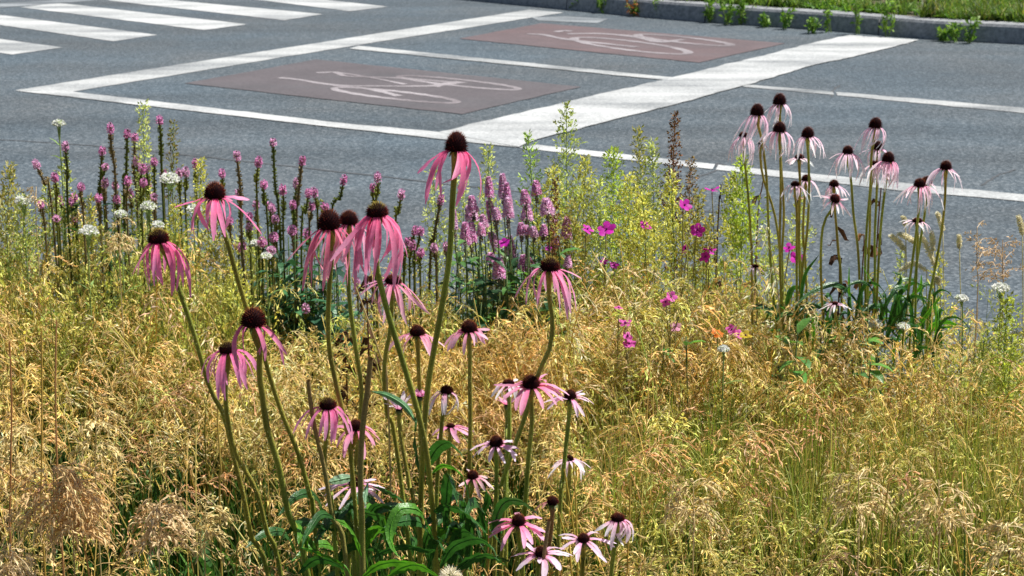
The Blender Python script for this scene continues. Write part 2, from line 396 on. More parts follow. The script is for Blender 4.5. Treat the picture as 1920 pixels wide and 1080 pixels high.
# verge ground behind the kerb
vp=[]; sl=np.linspace(0,kd[-1],120)
a=[(*kat(q,KW-.02),.15) for q in sl]; rows=[a]
for off,z in ((1,.17),(2.5,.2),(5,.25),(12,.35),(80,.5),(300,.5)): rows.append([(*kat(q,off),z+.03*math.sin(q*2+off)) for q in sl])
V=[p for r in rows for p in r]; n=120; Q=[(r*n+i,r*n+i+1,(r+1)*n+i+1,(r+1)*n+i) for r in range(len(rows)-1) for i in range(n-1)]
mb=MB(); mb.add(V,Q); verge=mb.obj('verge_ground',M_VERGE); tag(verge,'soil of the far verge behind the kerb',kind='structure')
def tuft(n, h, wd, spread, cols, curve=.6):
    mb=MB()
    for i in range(n):
        a=random.random()*6.283; l=h*random.uniform(.5,1.1); s=spread*random.uniform(.2,1)
        t=np.linspace(0,1,5)
        x=s*t**1.6; z=l*(t-curve*s/h*.5*t**3)
        b0=rng.normal(0,.02*spread/.1,2)
        pts=np.stack([b0[0]+x*math.cos(a), b0[1]+x*math.sin(a), z],1)
        wv=wd*np.array([.7,1,.9,.6,.1]); c=np.array(random.choice(cols))*random.uniform(.75,1.2)
        ribbon(mb,pts,wv,(-math.sin(a)+rng.normal(0,.3),math.cos(a),rng.normal(0,.3)),c,.2)
    return mb.arrays()
vg=MB(); vcols=[(.17,.28,.03),(.22,.32,.05),(.1,.2,.03),(.3,.3,.07),(.07,.14,.03)]
tps=[tuft(26,.16,.009,.14,vcols) for _ in range(4)]+[tuft(18,.09,.03,.12,[(.09,.2,.03),(.14,.26,.04)],.9) for _ in range(3)]
NV=5000
qs=rng.uniform(kd[-1]*.12,kd[-1]*.9,NV); of=KW+.03+rng.gamma(1.2,1.6,NV); keep=of<9; qs=qs[keep]; of=of[keep]
dens=np.sin(qs*2.3+1)*np.cos(of*1.7+qs)+rng.normal(0,.5,len(qs)); keep=dens>-.55; qs=qs[keep]; of=of[keep]
xy=np.array([kat(a_,b_) for a_,b_ in zip(qs,of)]); k=rng.integers(0,len(tps),len(qs))
for i,tp in enumerate(tps):
    m=k==i; n_=m.sum(); sc=rng.uniform(.6,1.3,n_)
    stamp(vg,tp,rotz(rng.uniform(0,6.28,n_))*sc[:,None,None],np.c_[xy[m],.16+.012*of[m]],rng.uniform(.6,1.3,(n_,1))*np.array([1,1,1]))
qs=rng.uniform(kd[-1]*.12,kd[-1]*.9,520); qs=qs[np.sin(qs*1.7)+rng.normal(0,.6,520)>-.2]; xy=np.array([kat(a_,KW+abs(rng.normal(.02,.12))) for a_ in qs]); k=rng.integers(0,len(tps),len(qs))
for i,tp in enumerate(tps):
    m=k==i; n_=m.sum(); sc=rng.uniform(.7,1.7,n_)
    stamp(vg,tp,rotz(rng.uniform(0,6.28,n_))*sc[:,None,None],np.c_[xy[m],np.full(n_,.15)],rng.uniform(.4,1.1,(n_,1))*np.array([1,1,1]))
tag(vg.obj('verge_grass',M_GREEN),'rough green grass and weeds covering the far verge',kind='stuff')

# weeds growing out of the kerb foot (one thing each)
weeds=[(1388,46,58,60,'low leafy weed at the foot of the far kerb, in the widest green patch',0),(1362,46,34,46,'small leafy weed beside the widest patch at the far kerb',0),
 (1354,40,16,70,'thin pale stalk rising against the far kerb',1),(1295,36,22,30,'small weed at the far kerb near its left end',0),
 (1190,30,34,34,'reddish and green weed under the far kerb, furthest left but one',2),(1075,18,46,24,'dark weed at the far kerb, leftmost of them all',0),
 (1430,50,20,30,'narrow weed just right of the widest patch at the far kerb',0),(1470,54,18,44,'small weed left of the dark stain gap on the far kerb',0),(1553,60,22,76,'tall thin weed standing over the top of the far kerb',1),
 (1606,64,22,84,'bright tall weed leaning over the far kerb edge',1),(1662,68,40,92,'tall spreading pale green weed in front of the far kerb',1),(1522,62,26,32,'squat weed at the far kerb between two tall ones',0),
 (1130,24,26,30,'dark low weed at the far kerb, between the leftmost and the reddish one',0),(1235,33,30,34,'leafy weed right of the reddish one at the far kerb',0),(1330,42,24,40,'weed left of the thin pale stalk at the far kerb',0),
 (1790,78,32,46,'small bright weed at the far kerb foot, right part',0),(1815,80,34,52,'leafy weed at the far kerb foot, rightmost',0),(1765,76,24,22,'tiny creeping weed at the far kerb joint',0)]
for (px,py,wpx,hpx,lab,kd_) in weeds:
    g=G(px,py); D=g[1]; h=hpx*PX(D); wd=wpx*PX(D); base=np.array([g[0],g[1]-.03,0])
    t=thing('kerb_weed',lab,'weed',base,'weeds along the far kerb')
    mb=MB(); nst=5 if kd_!=1 else 4
    lf=MB()
    for i in range(nst):
        a=random.uniform(-1,1); top=base+np.array([a*wd*.45,random.uniform(-.12,.02),h*random.uniform(.6,1)])
        pts=smoothpath([base+rng.normal(0,.01,3)*[1,1,0],(base+top)/2+np.array([a*wd*.1,-.02,h*.1]),top],6)
        tube(mb,pts,.004,4,(.2,.28,.06))
        nl=16
        for j in range(nl):
            q=pts[0]+(pts[-1]-pts[0])*random.uniform(.15,1)+rng.normal(0,.01,3); d=rvec((a*.3,-.3,.3),.8); l=random.uniform(.03,.075)
            c=random.choice([(.13,.26,.03),(.2,.33,.05),(.09,.2,.03)]) if kd_!=2 else random.choice([(.13,.26,.03),(.45,.16,.05),(.3,.2,.05)])
            ribbon(lf,np.array([q,q+d*l*.5+[0,0,.008],q+d*l]),[.003,l*.42,.002],rvec((1,0,.2),.5),np.array(c)*random.uniform(.8,1.3),.2)
    mb.obj('stem',M_STEM,t); lf.obj('foliage',M_GREEN,t)

# ---------------------------------------------------------------- planting bed
xs=np.linspace(-6,6,121); ys=np.r_[-3,0,np.linspace(.8,3.72,40)]
V=[(x,y,float(ground_z(x,y))) for y in ys for x in xs]; n=len(xs)
Q=[(r*n+i,r*n+i+1,(r+1)*n+i+1,(r+1)*n+i) for r in range(len(ys)-1) for i in range(n-1)]
mb=MB(); mb.add(V,Q); tag(mb.obj('bed_soil',M_SOIL),'dark soil of the raised planting bed',kind='structure')
mb=MB(); 
def box(mb,x0,x1,y0,y1,z0,z1,c=(.5,.5,.5)):
    V=[(x,y,z) for z in (z0,z1) for y in (y0,y1) for x in (x0,x1)]
    mb.add(V,[(0,2,3,1),(4,5,7,6),(0,1,5,4),(2,6,7,3),(0,4,6,2),(1,3,7,5)],None,c)
box(mb,-6.1,6.1,3.721,3.86,-.02,.54); box(mb,-6.1,-6.001,-3,3.72,-.02,.56); box(mb,6.001,6.1,-3,3.72,-.02,.56)
tag(mb.obj('bed_edging',M_CONC,smooth=False),'concrete edging around the raised planting bed',kind='structure')

# ---------------------------------------------------------------- grass (stuff)
def panicle(h=.42, nb=16, lenb=.045, per=6, nod=.12, col=(.62,.45,.17), culm=(.60,.46,.10), spl=.0105, spw=.0022):
    mb=MB(); a=random.random()*6.283; t=np.linspace(0,1,9); nd=nod*random.uniform(.5,1.4)
    pts=np.stack([nd*t**3*math.cos(a), nd*t**3*math.sin(a), h*(t-.08*(nd/.12)*t**4)],1)
    cc=np.array([np.array(culm)*(1-.3*q)+np.array(col)*.3*q for q in t])
    tube(mb,pts,np.linspace(.0016,.0007,9),3,cc,cap=False)
    pos=[];dr=[]
    wa=a+random.uniform(-.5,.5)
    for i in range(nb):
        q=random.uniform(.60,1.0); p0=np.array([np.interp(q,t,pts[:,k]) for k in range(3)])
        b=wa+rng.normal(0,1.3); L=lenb*random.uniform(.5,1.3)*(1.35-q*.75)*1.7
        d=norm((math.cos(b),math.sin(b),random.uniform(.2,1.6))); tt=np.linspace(0,1,6)[:,None]
        bp=p0+d*L*tt+np.array([math.cos(wa)*.3,math.sin(wa)*.3,-1])*L*.85*tt**2.2
        ribbon(mb,bp,.0007,(-math.sin(b),math.cos(b),.5),np.array(col)*.8,.0)
        for j in range(per):
            u=(.35+.65*(j+random.random())/per)*4.99; k0=int(u); p=bp[k0]+(bp[k0+1]-bp[k0])*(u-k0)+rng.normal(0,.0008,3); pos.append(p); dr.append(norm(norm(bp[k0+1]-bp[k0])+rng.normal(0,.22,3)))
    n=len(pos); cols=np.array(col)*rng.uniform(.5,1.3,(n,1))*np.array([1,1,1])+rng.normal(0,.03,(n,3))
    lenses(mb,pos,dr,spl*rng.uniform(.6,1.5,n),spw*rng.uniform(.7,1.3,n),np.clip(cols,.02,.95),.35)
    return mb.arrays()
GOLD=(.88,.61,.22); YG=(.68,.62,.16); TAN=(.86,.50,.22); PALE=(.96,.80,.44)
TP={'gold':[panicle(.42,13,.040,6,.11,GOLD) for _ in range(6)],
    'yg':[panicle(.40,13,.038,6,.09,YG,(.30,.36,.06)) for _ in range(5)],
    'tan':[panicle(.42,20,.05,6,.16,TAN,(.5,.35,.1)) for _ in range(4)],
    'pale':[panicle(.42,12,.04,5,.12,PALE) for _ in range(3)]}
def sow(mb, tpls, xy, h0, hv=.13, tint=.22, lean=.12):
    n=len(xy); k=rng.integers(0,len(tpls),n)
    for i,tp in enumerate(tpls):
        m=k==i; c=m.sum()
        if not c: continue
        ax=rng.normal(0,lean,(c,2)); M=rotz(rng.uniform(0,6.28,c))
        Sh=np.tile(np.eye(3),(c,1,1)); Sh[:,0,2]=ax[:,0]; Sh[:,1,2]=ax[:,1]
        sc=(h0[m]/.42*rng.normal(1,hv,c)); M=np.einsum('nij,njk->nik',Sh,M)*1.0
        M=M*np.sqrt(np.abs(sc))[:,None,None]; M[:,:,2]*=np.sqrt(np.abs(sc))[:,None]
        z=ground_z(xy[m][:,0],xy[m][:,1])
        stamp(mb,tp,M,np.c_[xy[m],z],np.clip(rng.normal(1,tint,(c,1)),.6,1.4)*np.clip(rng.normal(1,.05,(c,3)),.85,1.15))
def rnd_xy(n,x0,x1,y0,y1):
    return np.c_[rng.uniform(x0,x1,n),rng.uniform(y0,y1,n)]
def canopy(x,y):
    """height of grass tops above the soil: taller to the left and the back, low to the right back"""
    px=960+x/y*F
    u=np.clip((px-250)/900,0,1)
    back=np.clip((y-2.3)/1.0,0,1)
    return .37+back*(.13*(1-u)-.01*u)-.05*np.clip((y-2.8)/.3,0,1)*((px>520)&(px<1000))
def screen(xy): return 960+xy[:,0]/xy[:,1]*F*1.0
def clear_of(xy, dens):
    """thin the grass where other plants stand"""
    px=screen(xy); y=xy[:,1]; k=np.ones(len(xy))
    k*=.11+.74*np.clip((y-1.85)/.5,0,1)
    k*=np.where((px>1110)&(y>2.16)&(y<2.68),.66,1)
    k*=np.where((y<2.25)&(px>520)&(px<960),.12,1)             # around the coneflower leaves
    k*=np.where((y>2.85)&(px>430)&(px<1080),.5,1)
    k*=np.where((y>2.88)&(px>1480)&(px<1780),.5,1)
    k*=np.where((y>3.1)&(px>1400),.3,1)
    k*=np.where((y>3.4)&(px<430),.6,1)
    k*=np.clip(.52+.75*np.sin(xy[:,0]*9+1.5*np.sin(y*7))*np.sin(y*11+xy[:,0]*4)+.25*np.sin(xy[:,0]*23+y*17),.08,1)
    return rng.random(len(xy))<k*dens
gm=MB()
def zone(kind,n,x0,x1,y0,y1,f=1.0,sel=None,**kw):
    xy=rnd_xy(n,x0,x1,y0,y1); xy=xy[clear_of(xy,1)]
    if sel is not None: xy=xy[sel(xy)]
    sow(gm,TP[kind],xy,canopy(xy[:,0],xy[:,1])*f,**kw)
left=lambda xy: rng.random(len(xy))<np.clip(1.15-(screen(xy)-200)/1300,.25,1)
right=lambda xy: rng.random(len(xy))<np.clip((screen(xy)-300)/900,.15,1)
zone('gold',2500,-1.35,1.35,1.55,3.6)
zone('gold',700,-1.2,.1,1.9,3.2,sel=left)
zone('gold',400,0,1.3,2.4,3.5)
zone('yg',500,.1,1.1,2.0,2.7)
zone('pale',250,0,1.3,2.4,3.5)
zone('yg',1500,-1.35,1.35,2.0,3.6,sel=right)
zone('yg',600,-1.35,.3,2.5,3.6)
zone('pale',350,-1.3,1.3,1.7,3.5,f=1.03)
def zone_px(kind,n,p0,p1,y0,y1,f):
    y=rng.uniform(y0,y1,n); x=(rng.uniform(p0,p1,n)-960)*y/F; xy=np.c_[x,y]; sow(gm,TP[kind],xy,canopy(x,y)*f)
zone_px('gold',160,1040,1520,2.72,3.12,1.24); zone_px('pale',90,1040,1520,2.75,3.12,1.26); zone_px('yg',230,1040,1520,2.72,3.12,1.24)
zone_px('gold',90,1500,1800,2.65,2.9,1.12); zone_px('gold',120,780,1060,2.7,2.95,1.1)
zone('tan',220,-1.3,1.3,1.65,2.6)
zone('yg',350,.05,.8,1.95,2.6,f=.97)
for sx in (-1,1):
    xy=rnd_xy(500,1.35*sx if sx>0 else -2.6,2.6 if sx>0 else -1.35,1.3,3.6); sow(gm,TP['gold'],xy,canopy(xy[:,0],xy[:,1]))
tag(gm.obj('meadow_grass',M_STRAW),'golden drying meadow grass in seed filling the bed',kind='stuff')
# green blades and low leaves underneath
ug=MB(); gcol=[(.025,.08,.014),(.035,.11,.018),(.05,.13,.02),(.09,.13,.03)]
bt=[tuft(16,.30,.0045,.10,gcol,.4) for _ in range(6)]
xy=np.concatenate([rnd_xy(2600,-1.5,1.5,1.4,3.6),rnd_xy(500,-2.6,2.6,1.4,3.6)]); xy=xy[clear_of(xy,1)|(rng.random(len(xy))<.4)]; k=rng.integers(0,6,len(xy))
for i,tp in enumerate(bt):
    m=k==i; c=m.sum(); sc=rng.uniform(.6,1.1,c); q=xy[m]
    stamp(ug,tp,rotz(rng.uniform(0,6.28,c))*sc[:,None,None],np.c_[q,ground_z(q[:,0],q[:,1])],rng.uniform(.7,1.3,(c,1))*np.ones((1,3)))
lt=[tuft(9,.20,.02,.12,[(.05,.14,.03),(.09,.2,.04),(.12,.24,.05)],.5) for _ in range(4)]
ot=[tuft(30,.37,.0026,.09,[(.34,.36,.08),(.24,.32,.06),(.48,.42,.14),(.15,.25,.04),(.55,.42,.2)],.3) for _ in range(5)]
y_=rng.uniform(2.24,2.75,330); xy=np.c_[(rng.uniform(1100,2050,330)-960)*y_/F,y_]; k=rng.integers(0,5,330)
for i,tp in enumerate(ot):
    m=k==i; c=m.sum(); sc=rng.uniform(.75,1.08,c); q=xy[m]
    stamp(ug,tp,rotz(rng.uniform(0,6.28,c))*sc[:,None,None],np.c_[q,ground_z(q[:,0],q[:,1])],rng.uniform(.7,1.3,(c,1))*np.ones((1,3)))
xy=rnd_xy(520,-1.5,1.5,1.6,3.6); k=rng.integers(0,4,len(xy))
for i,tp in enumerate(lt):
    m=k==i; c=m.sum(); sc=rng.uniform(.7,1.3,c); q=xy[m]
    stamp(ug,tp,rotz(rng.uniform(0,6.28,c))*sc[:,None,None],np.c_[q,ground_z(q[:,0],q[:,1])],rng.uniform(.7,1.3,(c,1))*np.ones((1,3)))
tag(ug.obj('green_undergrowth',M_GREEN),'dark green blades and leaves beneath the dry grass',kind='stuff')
# yellow-green fine foliage mass in the middle and right, lower storey of the airy plants
def sprig(h=.3,col=(.42,.47,.08),n=14,pl=.0075):
    mb=MB(); t=np.linspace(0,1,6); a=random.random()*6.28
    pts=np.stack([.03*t**2*math.cos(a),.03*t**2*math.sin(a),h*t],1); tube(mb,pts,np.linspace(.0014,.0005,6),3,(.2,.28,.06),cap=False)
    pos=[];dr=[]
    for i in range(n):
        q=random.uniform(.3,1); b=random.random()*6.28; L=h*.28*(1.2-q)*random.uniform(.6,1.2)+.012
        p0=np.array([np.interp(q,t,pts[:,k]) for k in range(3)]); d=norm((math.cos(b),math.sin(b),.9))
        tt=np.linspace(0,1,3)[:,None]; bp=p0+d*L*tt; ribbon(mb,bp,.0008,(0.2,.5,1) if abs(d[0])>.5 else (1,.2,.4),np.array(col)*.6,0)
        for j in range(7):
            u=random.uniform(.15,1.05); pos.append(p0+d*L*u+rng.normal(0,.003,3)); dr.append(norm(d+rng.normal(0,.7,3)))
    n_=len(pos); lenses(mb,pos,dr,pl*rng.uniform(.6,1.4,n_),.0031*rng.uniform(.7,1.4,n_),np.clip(np.array(col)*rng.uniform(.6,1.3,(n_,1)),.02,.9),.2)
    return mb.arrays()
fm=MB(); sps=[sprig(.30,(.66,.64,.18)) for _ in range(4)]+[sprig(.30,(.50,.56,.15)) for _ in range(2)]+[sprig(.28,(.66,.54,.20)) for _ in range(2)]
def sow_sprig(n,px0,px1,D0,D1,h0,h1):
    D=rng.uniform(D0,D1,n); x=(rng.uniform(px0,px1,n)-960)*D/F; k=rng.integers(0,8,n); h=rng.uniform(h0,h1,n)
    for i,tp in enumerate(sps):
        m=k==i; c=m.sum()
        M=rotz(rng.uniform(0,6.28,c)); Sh=np.tile(np.eye(3),(c,1,1)); Sh[:,:2,2]=rng.normal(0,.12,(c,2)); M=np.einsum('nij,njk->nik',Sh,M)
        M[:,:,2]*=(h[m]/.3)[:,None]
        stamp(fm,tp,M,np.c_[x[m],D[m],ground_z(x[m],D[m])],rng.uniform(.75,1.25,(c,1))*np.clip(rng.normal(1,.06,(c,3)),.8,1.2))
sow_sprig(620,1020,1500,3.05,3.6,.30,.47)
sow_sprig(520,-60,480,2.9,3.6,.34,.52)
sow_sprig(170,1000,1960,2.6,3.3,.28,.38)
sow_sprig(120,760,1060,3.1,3.6,.3,.42)
sow_sprig(110,1780,2150,2.7,3.5,.30,.42)
sow_sprig(260,300,900,2.8,3.5,.3,.42)
tag(fm.obj('fine_foliage',M_GREEN),'fine yellow-green foliage and buds massed at the back of the bed',kind='stuff')

# ---------------------------------------------------------------- coneflowers
def rotbetween(axis):
    z=norm(axis); x=norm(np.cross([0.05,1,0.02],z)); y=np.cross(z,x); return np.stack([x,y,z],1)
def cone_tpl(tall, tip):
    mb=MB(); k=9; t=np.linspace(0,1,k); r=np.sqrt(np.clip(1-(t*.98)**2.2,0,1)); r[0]=.8; r[1]=.95
    pts=np.stack([0*t,0*t,-.18+t*(tall+.12)],1)
    ang=np.arange(14)*2*math.pi/14
    V=np.stack([r[:,None]*np.cos(ang),r[:,None]*np.sin(ang),np.repeat(pts[:,2:3],14,1)],-1).reshape(-1,3)*[.9,.9,1]
    V=np.vstack([V,[0,0,-.2],[0,0,tall-.05]])
    i=np.arange(k-1)[:,None]*14; j=np.arange(14)[None]; j2=(j+1)%14
    Q=np.stack([i+j,i+j2,i+14+j2,i+14+j],-1).reshape(-1,4)
    T=[(q,len(V)-2,(q+1)%14) for q in range(14)]+[((k-1)*14+q,(k-1)*14+(q+1)%14,len(V)-1) for q in range(14)]
    mb.add(V,Q,T,(.012,.002,.003))
    n=190; ga=2.39996
    for q in range(n):
        u=(q+.5)/n; th=q*ga; zz=1-u*1.12; zz=max(-.12,zz); rr=math.sqrt(max(0,1-max(zz,0)**2.0))
        p=np.array([rr*math.cos(th)*.9,rr*math.sin(th)*.9,zz*tall*.93])
        nr=norm((p[0],p[1],p[2]*.6/tall+.12)); L=random.uniform(.2,.34)
        a=norm(np.cross(nr,[0.1,.2,1])); b=np.cross(nr,a); w_=.055
        base=p-nr*.05
        Vv=[base+a*w_,base-a*.5*w_+b*.87*w_,base-a*.5*w_-b*.87*w_,p+nr*L+np.array([0,0,.03])]
        c0=np.array((.014,.002,.003)); c1=np.array((.17,.014,.008))*(1 if random.random()<.45 else .15)
        if zz>.62: c1=np.array(tip)*(random.uniform(.3,1.5))
        mb.add(Vv,None,[(0,1,3),(1,2,3),(2,0,3)],[c0,c0,c0,c1])
    return mb.arrays()
CT={'tall':cone_tpl(1.42,(.16,.04,.015)),'mid':cone_tpl(1.2,(.22,.06,.02)),'low':cone_tpl(.8,(.22,.05,.02)),
    'green':cone_tpl(1.0,(.30,.22,.04)),'red':cone_tpl(1.0,(.30,.04,.02))}
GREENSTEM=(.20,.26,.035)
def flower(px,py,wc,D0,D1,stem,style,pet,ctype,label,group,L=None,tilt=(0,0),n=None,wind=(0,0),stemc=GREENSTEM,srad=None,miss=None,hairs=True,pw=None):
    """px,py centre of the cone; wc its width in pixels; stem: pixel path from head downwards; D0/D1 depth of head and stem foot"""
    head=P(px,py,D0); Rr=wc*PX(D0)/2*.93; tall={'tall':1.42,'mid':1.2,'low':.8,'green':1.0,'red':1.0}[ctype]
    path=[(px,py)]+list(stem); ylen=max(1,path[-1][1]-py)
    pts=[P(a,b,D0+(D1-D0)*max(0,(b-py))/ylen) for a,b in path]
    last=pts[-1]; gz=float(ground_z(last[0],last[1]))
    if last[2]>gz+.02:
        d=(pts[-1]-pts[-2]); dd=d/max(1e-6,-d[2]) if d[2]<-1e-4 else np.array([0,0,-1.]); dz=last[2]-gz+.02
        pts.append(last+np.array([np.clip(dd[0]*.5,-.35,.35)*dz,np.clip(dd[1]*.3,-.2,.2)*dz,-dz]))
    foot=pts[-1]
    ax=norm(np.array([tilt[0],tilt[1],1.0]))
    c0=head-ax*Rr*tall*.42           # base of the cone
    pts[0]=c0
    if len(pts)>2 and pts[1][2]>c0[2]-.004: pts.pop(1)
    pts.insert(1,c0-ax*.012)
    sm=smoothpath(pts,34)
    t=thing('coneflower',label,'flower',foot,group)
    mb=MB(); sr=srad*.9 if srad else (.0027 if D0<2.4 else .0023)
    rad=np.linspace(sr*.92,sr*1.12,34); rad[0]=Rr*.45; rad[1]=max(rad[1],sr*1.05)
    g=np.array(stemc); g2=g*np.array([1.25,.85,1.0]); ph=random.random()*6; cc=np.array([(g+(g2-g)*(.5+.5*math.sin(i*.23+ph)))*(1+.2*math.sin(i*1.1+px))*(.95+.15*i/34) for i in range(34)])
    tube(mb,sm,rad,10 if D0<2.4 else 8,cc,cap=False,ribs=.10)
    if hairs and D0<2.4:
        m=420; q=rng.integers(1,33,m); u=rng.random(m)[:,None]; p=sm[q]+(sm[np.minimum(q+1,33)]-sm[q])*u
        d=rng.normal(size=(m,3))*[1,1,.25]; d/=np.linalg.norm(d,axis=1)[:,None]
        lenses(mb,p+d*sr*.9,d,.0030,.0005,np.array((.45,.5,.2)),0)
    mb.obj('stem',M_STEM,t)
    if D0<2.4 and random.random()<.45:
        k0=random.randint(20,27); a_=random.random()*6.28; l_=random.uniform(.05,.09); q0=sm[k0]; dq=np.array([math.cos(a_),math.sin(a_)*.6,.9]); lm=MB()
        ribbon(lm,np.array([q0,q0+dq*l_*.3,q0+dq*l_*.6+[0,0,-.004],q0+dq*l_*.85-[0,0,.012],q0+dq*l_-[0,0,.026]]),[.003,.009,.010,.007,.001],(-math.sin(a_),math.cos(a_),.1),(.06,.17,.03),.3,.1,.4); lm.obj('leaf',M_LEAF,t)
    B=rotbetween(ax); V,Q,T,C=CT[ctype]; V=V*np.array([1,1,random.uniform(.9,1.12)]); mb=MB(); mb.add((V*Rr)@B.T+c0,Q,T,C)
    # green sepals under the head
    hd=mb.obj('seed_cone',M_CONE,t)
    mb=MB()
    for i in range(12):
        a=i*2*math.pi/12; o=B@np.array([math.cos(a),math.sin(a),0]); sd_=B@np.array([-math.sin(a),math.cos(a),0])
        p=c0-ax*Rr*.2; ribbon(mb,np.array([p+o*Rr*.3,p+o*Rr*.75-ax*.001,p+o*Rr*1.05-ax*.003-np.array([0,0,.002])]),[.003,.0032,.0008],sd_,(.10,.14,.03),.2)
    mb.obj('sepals',M_LEAF,hd)
    ST={'droop':(20,92,.061,16),'half':(10,74,.054,16),'semi':(0,52,.046,16),'flat':(-4,30,.036,14),'cup':(-62,-40,.014,14),'fringe':(5,75,.02,14),'none':(0,60,.03,5),'tatter':(15,95,.045,10)}[style]
    a0,a1,L0,n0=ST; L0=L if L else L0; n0=n if n else n0
    pet=np.array(pet,float)
    for i in range(n0):
        az=i*2*math.pi/n0+rng.normal(0,.20)+px*.01
        if miss and any(((math.degrees(az)-m0)%360)<mw for m0,mw in miss): continue
        o=B@np.array([math.cos(az),math.sin(az),0]); sd_=B@np.array([-math.sin(az),math.cos(az),0]); dn=-ax*.45+np.array([0,0,-.55]); dn=norm(dn)
        l=L0*random.uniform(.72,1.15); k=9; s_=np.linspace(0,1,k)
        aa0=a0+rng.normal(0,8); aa1=a1+rng.normal(0,10 if style in('droop','half') else 12)
        rr_=random.random(); side_j=0
        if rr_<.12: aa1-=40; l*=.75
        elif rr_<.30: aa1+=28; l*=.9
        if style=='tatter': aa0+=rng.normal(0,20); aa1+=rng.normal(0,30)
        ease=1-(1-s_)**random.uniform(1.5,2.6)
        th=np.radians(aa0+(aa1-aa0)*ease)
        p=c0+o*Rr*.72-ax*Rr*.08; pp=[p]; side_d=rng.normal(0,.17)
        for j in range(1,k):
            d=math.cos(th[j])*(o+sd_*side_d*s_[j]*2)+math.sin(th[j])*dn+np.array([wind[0],wind[1],0])*s_[j]
            p=p+norm(d)*l/(k-1); pp.append(p)
        W=(pw if pw else (.0050 if style!='flat' else .0058))*random.uniform(.75,1.15)
        wd=W*np.array([.42,.62,.8,.92,1,1,.93,.72,.28])
        if style in('droop','half','tatter'): wd=W*np.array([.5,.7,.85,.95,1,.95,.85,.62,.2])
        v=random.uniform(.85,1.15)
        base=pet*np.array([1.0,.72,.86])*v; tipc=np.clip(pet*(np.array([1.03,1.95,1.42]) if style!='flat' else np.array([1.03,1.55,1.3]))*v,0,.93)
        cols=np.array([base*(1-q)+tipc*q for q in np.clip(s_*1.5,0,1)])
        mp=MB(); ribbon(mp,np.array(pp),wd,sd_,cols,.35,.12,random.uniform(-1.4,1.4) if style!='flat' else random.uniform(-.3,.3))
        mp.obj('petal',M_PETAL,hd)
    return t
HOT=(.92,.17,.38); PINK=(.88,.28,.46); LILAC=(.90,.48,.66); PALEP=(.94,.76,.86)
GF='pink coneflowers in the foreground'; GR='pale coneflowers standing at the right edge of the road side'
